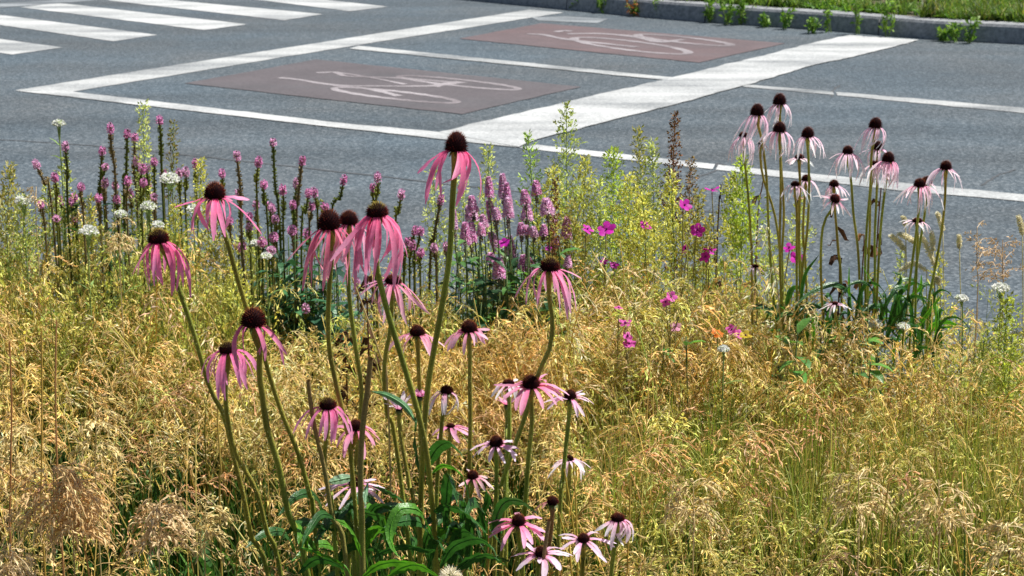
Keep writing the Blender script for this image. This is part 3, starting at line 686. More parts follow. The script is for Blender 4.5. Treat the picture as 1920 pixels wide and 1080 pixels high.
FL=[
(856,267,46,1.74,2.0,[(848,380),(843,480),(826,590),(803,720),(793,850),(788,1000)],'droop',HOT,'tall','tallest coneflower, in the middle, its cone against the white road line',dict(L=.058,tilt=(.06,.05),n=15,miss=[(235,45),(75,40)],srad=.0036,wind=(-.32,0),pw=.0068)),
(403,358,44,1.80,2.05,[(408,400),(428,460),(458,565),(490,650),(510,720),(533,787),(560,853),(580,927),(590,985)],'half',HOT,'mid','upper left coneflower with a petal curling up on its right side',dict(L=.054,tilt=(.05,0),n=14,wind=(.08,0),pw=.0062)),
(297,443,44,1.80,2.0,[(312,480),(345,570),(368,640),(393,727),(420,780),(437,853),(457,933),(473,1010),(503,1080)],'droop',HOT,'green','leftmost coneflower with long straight hanging pink petals over the golden grass',dict(L=.066,tilt=(-.05,-.02),n=19)),
(617,412,50,1.72,2.0,[(624,460),(617,540),(616,640),(630,720),(655,830),(662,930),(668,1000)],'droop',(.75,.16,.28),'tall','coneflower with fading crumpled petals, left one of the touching upper three',dict(L=.062,tilt=(-.06,0),n=16,wind=(-.18,0))),
(654,408,40,1.90,2.05,[(652,470),(655,560),(668,660),(678,740),(668,860),(660,930)],'droop',PINK,'mid','coneflower half hidden behind the other two of the upper three',dict(L=.060,n=15)),
(707,393,46,1.66,1.95,[(705,450),(706,500),(728,590),(762,700),(790,800),(806,900),(818,1070)],'droop',(.82,.18,.36),'green','largest coneflower with the longest dense skirt of pink petals, right one of the upper three',dict(L=.074,tilt=(-.03,-.03),n=24,wind=(-.16,0),srad=.0034,pw=.0055)),
(475,595,52,1.70,1.9,[(487,650),(486,700),(492,740),(500,800),(523,877),(540,960),(577,1080)],'droop',(.80,.15,.33),'mid','coneflower with the biggest dark cone and few drooping petals, right of the brown topped one',dict(L=.052,tilt=(.04,.02),n=13,miss=[(235,60)],srad=.0038)),
(426,650,40,1.78,1.95,[(425,700),(423,750),(430,803),(443,853),(480,920),(500,997),(527,1080)],'half',(.80,.18,.40),'green','coneflower with brown topped cone and spreading pink petals, lowest of the left three',dict(L=.054,tilt=(-.05,-.05),n=18)),
(614,755,38,1.85,1.95,[(613,810),(608,870),(617,930),(625,980)],'half',(.80,.2,.42),'green','coneflower with an olive topped cone, petals blown left, beside the headless stalk',dict(L=.047,tilt=(.02,-.1),n=17,wind=(-.15,0))),
(667,797,30,1.92,1.98,[(657,850),(662,900),(668,980),(672,1060)],'flat',PINK,'mid','coneflower with flat pink petals crossed by a brown leafless stalk',dict(L=.036,tilt=(0,-.06),n=14)),
(737,523,36,2.0,2.1,[(735,560),(732,620),(722,670),(721,720),(727,780),(745,850)],'half',(.80,.26,.42),'low','coneflower under the long petalled largest one, pale striped petals reaching right',dict(L=.050,tilt=(.1,.0),n=18,wind=(.12,0))),
(782,618,34,2.05,2.1,[(784,660),(786,720),(788,800)],'semi',PINK,'mid','coneflower just left of the tall bent stem, below the upper flowers',dict(L=.036,n=11,wind=(.05,0))),
(879,611,36,2.0,2.05,[(881,660),(881,720),(882,800),(880,880),(876,950)],'semi',PINK,'mid','coneflower on a straight stem just right of the tall middle stem, short wide petals',dict(L=.032,n=12,tilt=(0,-.05))),
(1031,495,42,1.88,2.0,[(1030,560),(1036,600),(1032,650),(1010,700),(985,780),(960,850),(940,910),(925,970)],'half',(.80,.22,.42),'green','coneflower on an S-shaped stem at right, skirt of pale and deep pink petals',dict(L=.054,tilt=(.05,-.03),n=17)),
(953,716,26,2.15,2.15,[(955,760),(955,830),(948,900)],'semi',LILAC,'low','small coneflower peeping out behind its larger neighbour at centre right',dict(L=.028,n=12,tilt=(-.05,.1))),
(995,714,40,1.92,2.0,[(997,760),(997,800),(990,870),(985,950),(982,1000)],'flat',PINK,'mid','broad coneflower with flat white-edged pink petals at centre right, in front of a smaller one',dict(L=.040,n=17,tilt=(0,-.1),pw=.0068)),
(1069,739,28,2.05,2.05,[(1067,780),(1062,830),(1055,900),(1050,960)],'flat',LILAC,'mid','neat flat coneflower at right, standing alone beside the two overlapping ones',dict(L=.028,n=14)),
(837,730,28,2.0,2.05,[(830,780),(824,850),(820,900)],'tatter',LILAC,'low','withered coneflower with a few hanging tattered petals in the middle of the grass',dict(L=.036,n=8)),
(748,764,16,2.05,2.05,[(749,800),(757,850),(770,920),(778,960)],'cup',LILAC,'red','young coneflower with short upright petals on a pale stem',dict(L=.022,n=13,tilt=(0,-.15))),
(787,741,14,2.06,2.06,[(788,780),(789,840)],'cup',(.75,.2,.42),'red','small opening coneflower bud close above the upright leaf',dict(L=.013,n=11)),
(845,797,18,2.06,2.06,[(842,830),(842,900),(842,960)],'flat',(.82,.3,.5),'low','small coneflower seen edge-on with petals stretched to the right',dict(L=.026,n=9,wind=(.2,0),miss=[(120,60)])),
(930,826,32,1.95,2.0,[(931,870),(930,950),(928,1020)],'flat',LILAC,'mid','coneflower with an even ring of pale petals on a straight stem, lower middle right',dict(L=.028,n=14,tilt=(0,-.05),pw=.0062)),
(886,889,26,2.0,2.0,[(881,930),(876,990)],'semi',(.78,.3,.42),'mid','coneflower half hidden by a stem, petals only on its right side',dict(L=.030,n=13,miss=[(100,120)])),
(1068,858,18,2.22,2.22,[(1068,900),(1063,960)],'semi',PALEP,'mid','faded coneflower sunk in the golden grass at lower right',dict(L=.036,n=14)),
(664,903,26,2.0,2.0,[(660,950),(662,1010)],'flat',LILAC,'mid','low coneflower hidden behind two thick stems above the leaves',dict(L=.040,n=14,tilt=(0,-.08))),
(1036,937,27,1.95,1.97,[(1034,990),(1027,1040),(1020,1075)],'none',(.62,.2,.22),'mid','bare round cone on a brown stalk, its last two pink petals to the left',dict(L=.03,n=5,miss=[(250,140)],stemc=(.22,.16,.06))),
(972,974,32,1.86,1.9,[(975,1030),(968,1078)],'flat',PINK,'mid','wide open coneflower at the bottom, long pale petals spread like a star',dict(L=.037,n=14,tilt=(0,-.12),pw=.0066)),
(1014,1033,30,1.82,1.84,[(1008,1078)],'flat',LILAC,'mid','lowest coneflower at the bottom edge, crossed by a thin brown stalk',dict(L=.034,n=12,tilt=(-.05,-.12),pw=.007)),
(1094,1007,28,1.88,1.9,[(1094,1050),(1092,1079)],'flat',LILAC,'mid','star-shaped pale coneflower at the bottom, right of the lowest one',dict(L=.032,n=12,tilt=(0,-.1))),
(1158,969,31,1.9,1.92,[(1156,1020),(1146,1078)],'tatter',LILAC,'low','ragged coneflower with dried curling petals, bottom right of all foreground flowers',dict(L=.034,n=14)),
(951,756,14,2.2,2.2,[(951,800),(950,860)],'cup',PINK,'red','tiny pink coneflower bud below the two overlapping flat flowers',dict(L=.016,n=11)),
]
for f in FL:
    flower(*f[:8],f[8],f[9],GF,**f[10])
FR=[
(1420,206,28,2.85,3.0,[(1428,260),(1437,330),(1440,400),(1444,480),(1450,560),(1458,640)],'droop',PALEP,'tall','pale coneflower at upper left of the right group, petals blown far to the left',dict(L=.062,wind=(-.45,0),n=17)),
(1462,186,27,2.95,3.05,[(1463,230),(1464,300),(1470,400),(1466,480),(1468,560)],'droop',PALEP,'tall','topmost of all coneflowers in the right group, white and pink petals',dict(L=.045,wind=(-.2,0),n=14)),
(1462,238,27,2.85,3.0,[(1463,290),(1464,360),(1462,450),(1464,540),(1470,640)],'droop',PALEP,'tall','pale coneflower directly beneath the topmost one, full skirt of petals',dict(L=.052,n=18)),
(1515,248,26,2.85,3.0,[(1516,300),(1517,360),(1513,440),(1505,500),(1500,600)],'half',PALEP,'tall','pale coneflower with wide hooked petals, right of the pair at upper left',dict(L=.050,n=18)),
(1394,252,18,2.9,3.0,[(1396,300),(1404,380),(1408,450),(1410,520)],'droop',PALEP,'low','ragged pale coneflower with dark dead petals hanging over the yellow-green plant',dict(L=.05,n=15,wind=(-.12,0))),
(1642,230,27,2.85,3.0,[(1634,290),(1632,350),(1625,430),(1622,520),(1625,640)],'droop',PALEP,'tall','pale coneflower highest of the right trio, petals swept down to the left',dict(L=.050,wind=(-.5,0),n=15)),
(1645,272,25,2.92,3.0,[(1646,310),(1643,380),(1640,450),(1640,560)],'half',PALEP,'tall','pale coneflower stacked right under the swept highest one of the trio',dict(L=.036,n=14)),
(1590,281,22,2.85,3.0,[(1596,340),(1600,400),(1608,460),(1612,540),(1612,640)],'half',PALEP,'mid','pale coneflower with an open skirt, alone between the two clusters at right',dict(L=.052,n=17)),
(1666,294,26,2.8,3.0,[(1660,350),(1652,420),(1648,480),(1644,560),(1640,640)],'droop',LILAC,'tall','pinkish coneflower with a dense skirt, front one of the right trio',dict(L=.050,n=20)),
(1641,305,20,2.9,3.0,[(1632,360),(1631,430),(1628,500),(1626,600)],'half',PALEP,'low','coneflower partly hidden left behind the dense pinkish one',dict(L=.045,n=15,wind=(-.1,0))),
(1499,293,19,2.9,3.0,[(1500,340),(1499,400),(1498,470),(1500,560)],'semi',PALEP,'low','small coneflower with spread petals below the hooked one',dict(L=.026,n=11)),
(1512,333,20,2.95,3.0,[(1508,380),(1506,450),(1512,540)],'half',PALEP,'mid','small pale coneflower above the white road line, right one of a low pair',dict(L=.035,n=12,wind=(.1,0))),
(1491,344,18,2.85,3.0,[(1494,400),(1494,460),(1494,560)],'half',(.85,.66,.76),'low','small whitish coneflower, left one of a low pair with widely spread thin petals',dict(L=.036,n=10)),
(1564,343,20,2.9,3.0,[(1566,400),(1572,470),(1578,560)],'half',PALEP,'mid','pale coneflower directly above the red faced one',dict(L=.036,n=14)),
(1567,371,22,2.8,2.95,[(1560,392),(1544,420),(1539,480),(1541,560),(1546,640)],'semi',LILAC,'red','nodding coneflower showing its red cone face, petals hanging below it',dict(L=.032,n=13,tilt=(.2,-.8))),
(1774,310,24,2.8,3.0,[(1772,370),(1766,430),(1752,510),(1742,560),(1738,640)],'half',PALEP,'mid','rightmost coneflower with long arching petals over the road line',dict(L=.046,n=13,wind=(.1,0))),
(1725,342,25,2.78,3.0,[(1722,400),(1716,450),(1708,510),(1698,590),(1692,660)],'half',LILAC,'mid','pale coneflower in front of a dark cone, lower right of the right group',dict(L=.050,n=17,wind=(-.1,0))),
(1738,338,22,2.9,3.0,[(1734,400),(1726,450),(1716,520),(1706,640)],'fringe',PALEP,'mid','dark cone mostly hidden behind the lower right coneflower',dict(L=.03,n=10)),
(1720,412,21,2.85,3.0,[(1721,450),(1718,520),(1716,600),(1714,660)],'semi',PALEP,'low','low coneflower over the cream grass plumes, small dome and short pale petals',dict(L=.032,n=12)),
(1416,498,14,2.95,3.0,[(1418,540),(1420,600)],'semi',(.86,.72,.78),'low','tiny whitish coneflower low down left of the magenta pair',dict(L=.024,n=9)),
(1566,568,12,2.75,2.8,[(1572,620),(1575,680)],'flat',PALEP,'red','flattened pale coneflower sunk among the dark leaves',dict(L=.026,n=11,wind=(-.2,0))),
(1497,373,12,2.95,3.0,[(1497,410),(1500,480),(1504,560)],'cup',(.85,.4,.4),'red','closed reddish bud beneath the low pair of small pale coneflowers',dict(L=.010,n=10)),
(1426,268,10,2.95,3.0,[(1430,330),(1452,400),(1462,470),(1464,540)],'none',PALEP,'low','small brown cone between the two upper left coneflowers, petals gone',dict(L=.02,n=5)),
]
for f in FR:
    flower(*f[:8],f[8],f[9],GR,hairs=False,pw=.0042,stemc=(.24,.29,.05),**f[10])
# headless stalks
def stalk(pxs,D0,D1,label,c=(.24,.16,.06),r=.003):
    pts=[P(a,b,D0+(D1-D0)*(b-pxs[0][1])/(pxs[-1][1]-pxs[0][1])) for a,b in pxs]; l=pts[-1]; gz=float(ground_z(l[0],l[1])); pts.append(np.array([l[0]+(l[0]-pts[-2][0])*.6,l[1],gz-.02]))
    mb=MB(); sm=smoothpath(pts,30); cc=np.array([np.array(c)*(1-q)+np.array(GREENSTEM)*q for q in np.linspace(0,1,30)])
    tube(mb,sm,np.linspace(r*.8,r*1.1,30),8,cc,ribs=.1); m=150; q=rng.integers(1,29,m); d=rng.normal(size=(m,3)); d/=np.linalg.norm(d,axis=1)[:,None]; lenses(mb,sm[q]+d*r*.9,d,.002,.0004,(.4,.4,.2),0)
    return tag(mb.obj('flower_stalk',M_STEM,None,off=pts[-1]),label,'stalk','headless stalks among the coneflowers')
stalk([(695,672),(688,740),(680,800),(676,880),(678,960),(680,1070)],1.78,1.85,'thick reddish stalk without a flower, crossing the flat coneflower',r=.0038)
stalk([(578,714),(583,760),(590,803),(610,887),(623,970),(650,1060)],1.84,1.9,'thin bare brownish stalk with a cut tip, left of the olive topped coneflower',r=.0029)
stalk([(1030,975),(1024,1010),(1018,1060),(1015,1078)],1.80,1.82,'short brown stalk in front of the lowest coneflower',c=(.3,.17,.08),r=.0028)

# ---------------------------------------------------------------- coneflower leaves
def leaf(parent,pxs,wpx,D0,D1,col,name='leaf'):
    wpx=wpx*1.12
    m=len(pxs); pts=np.array([P(a,b,D0+(D1-D0)*i/(m-1)) for i,(a,b) in enumerate(pxs)]); sm=smoothpath(pts,16)
    W=wpx*PX((D0+D1)/2); s_=np.linspace(0,1,16); wd=W*np.clip(np.sin(math.pi*np.clip(s_*.97+.03,0,1))**.7,.06,1); wd[:3]=np.minimum(wd[:3],W*.45)
    t=np.gradient(sm,axis=0); hor=np.cross(t,[0,0,1.]); hor/=np.linalg.norm(hor,axis=1)[:,None]+1e-6
    side=hor*.55+np.array([.0,0,1.0])*.75; side[:, :]=side
    mb=MB(); c=np.array(col)*random.uniform(.85,1.15); cols=np.array([c*(1+.15*math.sin(i*1.3)) for i in range(16)])
    ribbon(mb,sm,wd,side,cols,.22,.18,random.uniform(-.25,.25)); mr=MB(); 
    tube(mb,sm[:-1]-np.array([0,0.0006,0]),np.linspace(.0011,.0004,15),4,c*1.7)
    mb.obj(name,M_LEAF,parent)
DG=(.030,.105,.022); BG=(.085,.25,.022); SG=(.20,.34,.20)
cl=thing('leaf_clump','big clump of arching lance-shaped green leaves at the feet of the foreground coneflowers','foliage',(-.19,2.0,.6))
LV=[([(812,1010),(790,960),(774,953),(752,953),(737,974),(731,1007),(742,1035),(752,1047),(760,1040)],22,1.84,1.78,BG),
([(640,990),(622,968),(602,964),(585,985),(572,1008),(566,1028)],15,1.9,1.8,DG),
([(562,1026),(591,1034),(624,1047),(647,1060),(660,1082)],15,1.82,1.8,BG),
([(677,1042),(667,1007),(652,985),(630,974)],20,1.84,1.8,BG),
([(626,994),(600,984),(575,978),(553,986),(535,1005)],18,1.95,1.85,DG),
([(815,960),(840,949),(874,961),(900,985),(914,1002)],28,1.9,1.8,DG),
([(826,1064),(845,1030),(870,1015),(900,1011),(925,1028),(932,1048)],24,1.83,1.77,DG),
([(819,1005),(840,1020),(862,1040),(880,1060)],24,1.88,1.8,DG),
([(697,1045),(731,1030),(765,1024),(802,1033),(815,1030)],18,1.85,1.8,DG),
([(680,1082),(709,1060),(748,1054),(800,1062)],20,1.79,1.75,BG),
([(724,1084),(755,1064),(785,1060),(822,1080)],26,1.76,1.74,BG),
([(700,912),(727,921),(748,932),(764,948)],24,2.0,1.9,DG),
([(682,960),(700,965),(722,968)],26,1.95,1.9,DG),
([(788,900),(783,860),(778,815),(780,780),(789,758)],22,2.0,2.0,DG),
([(793,810),(797,785),(803,758)],14,2.0,2.0,BG),
([(798,885),(806,862),(822,838),(842,830),(862,846),(868,858)],24,2.0,1.9,DG),
([(810,888),(828,873),(852,878),(872,900),(880,940)],12,1.98,1.9,BG),
([(780,792),(760,762),(727,741),(697,734)],12,2.0,2.02,(.12,.26,.12)),
([(665,893),(640,898),(615,904)],18,1.98,1.95,SG),
([(902,1040),(930,1045),(958,1052)],18,1.9,1.85,DG),
([(690,905),(685,930),(686,950)],10,1.8,1.78,SG),
([(560,1075),(590,1050),(620,1052),(650,1070)],22,1.8,1.76,DG),
([(940,1000),(935,975),(945,950),(960,935)],16,1.98,2.0,DG),
([(880,1000),(905,960),(915,930),(905,905)],14,2.02,2.0,DG),
([(850,1078),(880,1050),(915,1040),(950,1060)],24,1.8,1.76,DG)]
for l in LV: leaf(cl,*l)
for i in range(38):
    bx=random.uniform(560,930); by=random.uniform(990,1090); dx=random.uniform(-90,90); up=random.uniform(30,90); D=random.uniform(1.88,2.15)
    leaf(cl,[(bx,by),(bx+dx*.3,by-up),(bx+dx*.8,by-up*1.05),(bx+dx*1.3,by-up*.5)],random.uniform(13,24),D,D-.08,DG if random.random()<.8 else BG)
cr_=thing('leaf_clump','dark green strap leaves at the feet of the pale coneflowers on the right','foliage',(.62,3.0,.5))
RV=[([(1640,640),(1610,570),(1570,533),(1520,548),(1490,575)],17,DG),([(1660,640),(1682,560),(1712,530),(1740,540)],15,DG),([(1690,645),(1730,600),(1768,550)],10,BG),
([(1730,625),(1760,615),(1790,612)],10,BG),([(1600,640),(1576,600),(1520,570),(1495,590)],14,DG),([(1605,620),(1594,560),(1592,500)],10,BG),([(1640,650),(1656,580),(1690,522),(1672,510)],12,DG),
([(1500,600),(1508,520),(1536,477)],9,DG),([(1655,560),(1630,520),(1615,495)],9,BG),([(1690,640),(1660,600),(1652,560)],20,DG),([(1590,690),(1560,660),(1530,640)],14,DG),([(1700,560),(1725,540),(1728,515)],9,BG)]
for px_,w_,c_ in RV: leaf(cr_,px_,w_*.72,2.98,2.9,c_)
for i in range(64):
    bx=random.uniform(1470,1770); by=random.uniform(600,700); dx=random.uniform(-70,70); up=random.uniform(20,95); D=random.uniform(2.85,3.15)
    leaf(cr_,[(bx,by),(bx+dx*.3,by-up),(bx+dx*.8,by-up*1.1),(bx+dx*1.2,by-up*.7)],random.uniform(6,11),D,D-.05,DG if random.random()<.8 else BG)

# ---------------------------------------------------------------- speedwell seed spikes with pink tips (left) 
ORD=['','first','second','third','fourth','fifth','sixth','seventh','eighth','ninth','tenth','eleventh','twelfth','thirteenth','fourteenth','fifteenth','sixteenth','seventeenth','eighteenth','nineteenth','twentieth']
def ordw(i):
    if i<=20: return ORD[i]
    t={2:'twenty',3:'thirty',4:'forty',5:'fifty',6:'sixty',7:'seventy'}; u={2:'twentieth',3:'thirtieth',4:'fortieth',5:'fiftieth',6:'sixtieth',7:'seventieth'}
    return u[i//10] if i%10==0 else t[i//10]+'-'+ORD[i%10]
SP=[(67,306,97,386),(102,331,106,400),(122,272,127,390),(152,349,156,400),(139,369,142,420),(132,378,136,420),(112,374,120,430),(76,384,84,420),(106,410,112,440),
(192,281,189,420),(198,312,194,360),(197,340,200,410),(207,238,217,345),(239,249,233,400),(253,256,257,385),(256,300,262,380),(240,337,238,400),(216,347,214,400),(219,372,222,420),
(299,223,304,335),(289,302,290,360),(267,315,265,380),(275,313,279,380),(269,341,266,400),(278,347,276,390),(244,361,248,420),(185,369,188,420),(307,325,308,380),(336,323,339,400),(289,369,290,410),(140,413,144,450),
(348,320,348,390),(366,304,369,380),(416,323,420,380),(444,290,453,440),(485,301,482,380),(512,265,525,435),(567,299,556,447),(447,360,453,450),(495,344,502,420),(530,353,531,430),(556,341,553,430),(549,382,550,440),
(579,360,565,440),(584,385,580,440),(589,358,596,420),(480,382,487,450),(505,385,509,450),(510,389,516,450),(516,409,519,460),(467,404,469,450),(446,458,448,490),(455,462,457,495),(431,412,433,460),(468,424,471,470),
(548,430,551,470),(576,436,580,480),(513,443,513,480),(491,452,492,490),(509,470,511,500),(610,388,606,420),(645,335,622,420),(700,350,702,400),(708,330,705,400),(753,362,741,440),(827,372,806,510),
(779,431,758,510),(765,450,757,510),(789,431,777,500),(774,458,768,510),(814,463,818,505),(837,460,838,500),(781,478,778,520),(789,472,788,515),(669,527,671,560),(698,529,700,560),(573,576,577,620)]
SP.sort()
SPK='spent seed spikes with pink tips behind the grass'
fat={(548,430),(576,436),(455,462),(446,458),(513,443),(491,452),(509,470)}
for idx,(x0,y0,x1,y1) in enumerate(SP):
    D=random.uniform(3.05,3.4); tip=P(x0,y0,D); b=P(x1,y1,D+.05); gz=float(ground_z(b[0],b[1])); foot=np.array([b[0]+(b[0]-tip[0])*.35,b[1],gz-.01])
    nm='rightmost' if idx==len(SP)-1 else ('leftmost' if idx==0 else ordw(idx+1)+' from the left')
    L_=y1-y0
    look='tall' if L_>100 else ('short' if L_<45 else 'slender')
    t=thing('seed_spike',f'{look} spent flower spike with pink tip, {nm} of the pink-tipped spikes',"flower spike",foot,SPK)
    sm=smoothpath([tip,tip*.5+b*.5+np.array([random.uniform(-.004,.004),0,0]),b,foot],26); r=.0036 if L_>100 else .0029
    gcol=np.array(random.choice([(.17,.19,.04),(.22,.17,.08),(.13,.16,.035)]))
    mb=MB(); tube(mb,sm[::-1],np.linspace(r*.9,r*.7,26),6,gcol*.8)
    seen=np.linalg.norm(tip-b)*1.15; tot=np.linalg.norm(np.diff(sm,axis=0),axis=1).sum(); m=int(seen/.0011); 
    q=rng.random(m)*seen/tot*25; qi=np.floor(q).astype(int); p=sm[qi]+(sm[qi+1]-sm[qi])*(q-qi)[:,None]
    a=rng.uniform(0,6.28,m); d=np.stack([np.cos(a),np.sin(a),np.full(m,.8)],1)
    lenses(mb,p+d*r*.5*[1,1,0],d,.0058,.0034,gcol*rng.uniform(.8,1.7,(m,1)),.3)
    mb.obj('seed_stalk',M_DRY,t)
    mb=MB(); isf=(x0,y0) in fat; hl=.017 if isf else random.uniform(.009,.013); R_=(.0060 if isf else .0041); 
    m=90; u=rng.random(m); a=rng.uniform(0,6.28,m); rr=R_*np.sqrt(np.clip(1-(u*1.3-.45)**2,0,1))
    ax=norm(tip-sm[2]); Bq=rotbetween(ax); loc=np.stack([rr*np.cos(a),rr*np.sin(a),(u-.4)*hl*1.5],1)@Bq.T+tip-ax*hl*.4
    d=np.stack([np.cos(a),np.sin(a),u*1.2-.2],1)@Bq.T
    pk=np.array(random.choice([(.88,.40,.70),(.90,.52,.76),(.84,.36,.64)]))
    lenses(mb,loc,d,.0045,.0026,pk*rng.uniform(.7,1.25,(m,1)),.3)
    tube(mb,np.array([tip-ax*hl*1.1,tip-ax*hl*.3,tip+ax*hl*.35]),[R_*.8,R_*.9,R_*.3],6,pk*.7)
    if random.random()<.6: lenses(mb,[tip+ax*hl*.35]*5,[rvec(ax,.3) for _ in range(5)],.005,.002,(.10,.06,.03),0)
    mb.obj('pink_tip',M_WHITE,t)

# ---------------------------------------------------------------- pink blooming speedwell (centre)
VS=[(916,333,918,369,38),(942,327,944,372,42),(950,344,953,385,34),(1005,340,1006,366,44),(983,358,986,382,44),(988,385,988,413,52),(953,372,953,408,46),(916,377,926,414,46),(884,369,887,397,46),(880,386,886,414,62),
(1024,374,1027,402,66),(905,404,908,427,40),(1040,410,1034,436,44),(1063,408,1062,447,48),(872,419,873,458,50),(883,419,884,453,46),(919,436,935,467,46),(955,444,957,489,58),(920,476,920,492,48),(935,486,936,522,60),
(982,480,984,506,56),(992,482,992,506,50),(1044,450,1040,464,44),(977,419,978,441,40),(986,424,987,439,40),(1020,422,1019,441,34),(930,391,932,411,36),(902,419,902,441,35),(852,394,853,430,22),(1000,426,1001,444,36),(1066,480,1064,500,34),(956,520,957,534,30)]
VS.sort(); SG2='lavender pink speedwell spikes in the centre'
for idx,(x0,y0,x1,y1,wz) in enumerate(VS):
    D=random.uniform(3.0,3.25); w_=wz/3.6*PX(D)*1.4; tip=P(x0,y0,D); b=P(x1,y1,D); low=P(x1+(x1-x0)*.6,y1+30,D+.03); gz=float(ground_z(low[0],low[1])); foot=np.array([low[0]*.9+.005*9*.9,low[1],gz-.01])
    nm='leftmost' if idx==0 else ('rightmost' if idx==len(VS)-1 else ordw(idx+1)+' from the left')
    look='plump' if wz>=56 else ('thin' if wz<=36 else 'pointed')
    t=thing('speedwell',f'{look} lavender pink speedwell spike, {nm} in the central patch','flower spike',foot,SG2)
    sm=smoothpath([foot,low,b,tip],24); mb=MB(); tube(mb,sm,np.linspace(.0018,.0012,24),5,(.10,.14,.04))
    Lb=np.linalg.norm(tip-b); ax=norm(tip-b); m=50; u=rng.uniform(-.6,0,m); a=rng.uniform(0,6.28,m); d=np.stack([np.cos(a),np.sin(a),a*0+.4],1)
    lenses(mb,b+ax*(u*Lb)[:,None],d,.0055,.0026,np.array((.26,.20,.16))*rng.uniform(.6,1.4,(m,1)),.3)
    mb.obj('stem',M_STEM,t)
    mb=MB(); m=int(200+Lb*7500); u=rng.random(m)**.85; a=rng.uniform(0,6.28,m); rr=w_*.5*np.clip(1-u,.0,1)**.55*.55+.0008
    Bq=rotbetween(ax); loc=np.stack([rr*np.cos(a),rr*np.sin(a),u*Lb],1)@Bq.T+b; d=np.stack([np.cos(a),np.sin(a),u*.9-.1],1)@Bq.T
    base=np.array(random.choice([(.93,.48,.74),(.94,.56,.78),(.90,.44,.72)])); cols=base*rng.uniform(.8,1.25,(m,1)); cols[rng.random(m)<.28]=(.95,.80,.92)
    lenses(mb,loc,d,w_*.36*(1-.4*u)+.001,.0032,np.clip(cols,0,.95),.4)
    mb.obj('blossom',M_WHITE,t)
    lf=MB()
    for q in range(6):
        i=random.randint(6,16); a_=random.random()*6.28; d=np.array([math.cos(a_),math.sin(a_),random.uniform(-.1,.7)]); l=random.uniform(.022,.045)
        ribbon(lf,np.array([sm[i],sm[i]+d*l*.35,sm[i]+d*l*.7-[0,0,.003],sm[i]+d*l-[0,0,.010]]),[.003,.012,.010,.001],(-math.sin(a_),math.cos(a_),.2),np.array((.05,.15,.04))*random.uniform(.7,1.5),.3)
    lf.obj('foliage',M_LEAF,t)
def leafbank(label,n,px0,px1,py0,py1,D0,D1,l0,l1,wr,cols):
    c=P((px0+px1)/2,py1,(D0+D1)/2); t=thing('leafy_plant',label,'foliage',(c[0],c[1],float(ground_z(c[0],c[1]))))
    st=MB(); lf=MB()
    for i in range(n):
        px=random.uniform(px0,px1); py=random.uniform(py0,py1); D=random.uniform(D0,D1); top=P(px,py,D); gz=float(ground_z(top[0],top[1])); foot=np.array([top[0]+random.uniform(-.03,.03),top[1]+.02,gz])
        if top[2]<gz+.03: continue
        sm=smoothpath([foot,(foot+top)/2+rng.normal(0,.004,3),top],8); tube(st,sm,.0012,4,(.09,.14,.04))
        for q in range(9):
            i_=random.uniform(2,7); k0=int(i_); p=sm[k0]+(sm[min(k0+1,7)]-sm[k0])*(i_-k0); a_=random.random()*6.28; d=np.array([math.cos(a_),math.sin(a_),random.uniform(-.2,.8)]); l=random.uniform(l0,l1)
            ribbon(lf,np.array([p,p+d*l*.35,p+d*l*.7-[0,0,l*.08],p+d*l-[0,0,l*.25]]),[l*.08,l*wr,l*wr*.8,l*.03],(-math.sin(a_),math.cos(a_),random.uniform(-.3,.3)),np.array(random.choice(cols))*random.uniform(.7,1.3),.3)
    st.obj('stem',M_STEM,t); lf.obj('foliage',M_LEAF,t); return t
dk=[(.035,.11,.04),(.05,.15,.05),(.03,.08,.03)]
leafbank('dark green leafy growth under the lavender pink spikes in the centre',85,855,1065,440,570,2.98,3.3,.025,.05,.36,dk+[(.09,.22,.05),(.12,.26,.06)])
leafbank('bluish dark green leaves beneath the pink-tipped spikes left of the stems',60,495,640,440,590,3.05,3.35,.035,.07,.28,[(.04,.13,.06),(.06,.18,.07),(.03,.09,.05)])
leafbank('dark leaves showing at the foot of the tall left spikes',20,60,330,380,450,3.2,3.45,.03,.05,.3,dk)
leafbank('broad green leaves low beneath the magenta cranesbills',30,1180,1700,560,720,2.7,3.1,.03,.05,.5,[(.08,.22,.04),(.12,.28,.05),(.06,.16,.04)])

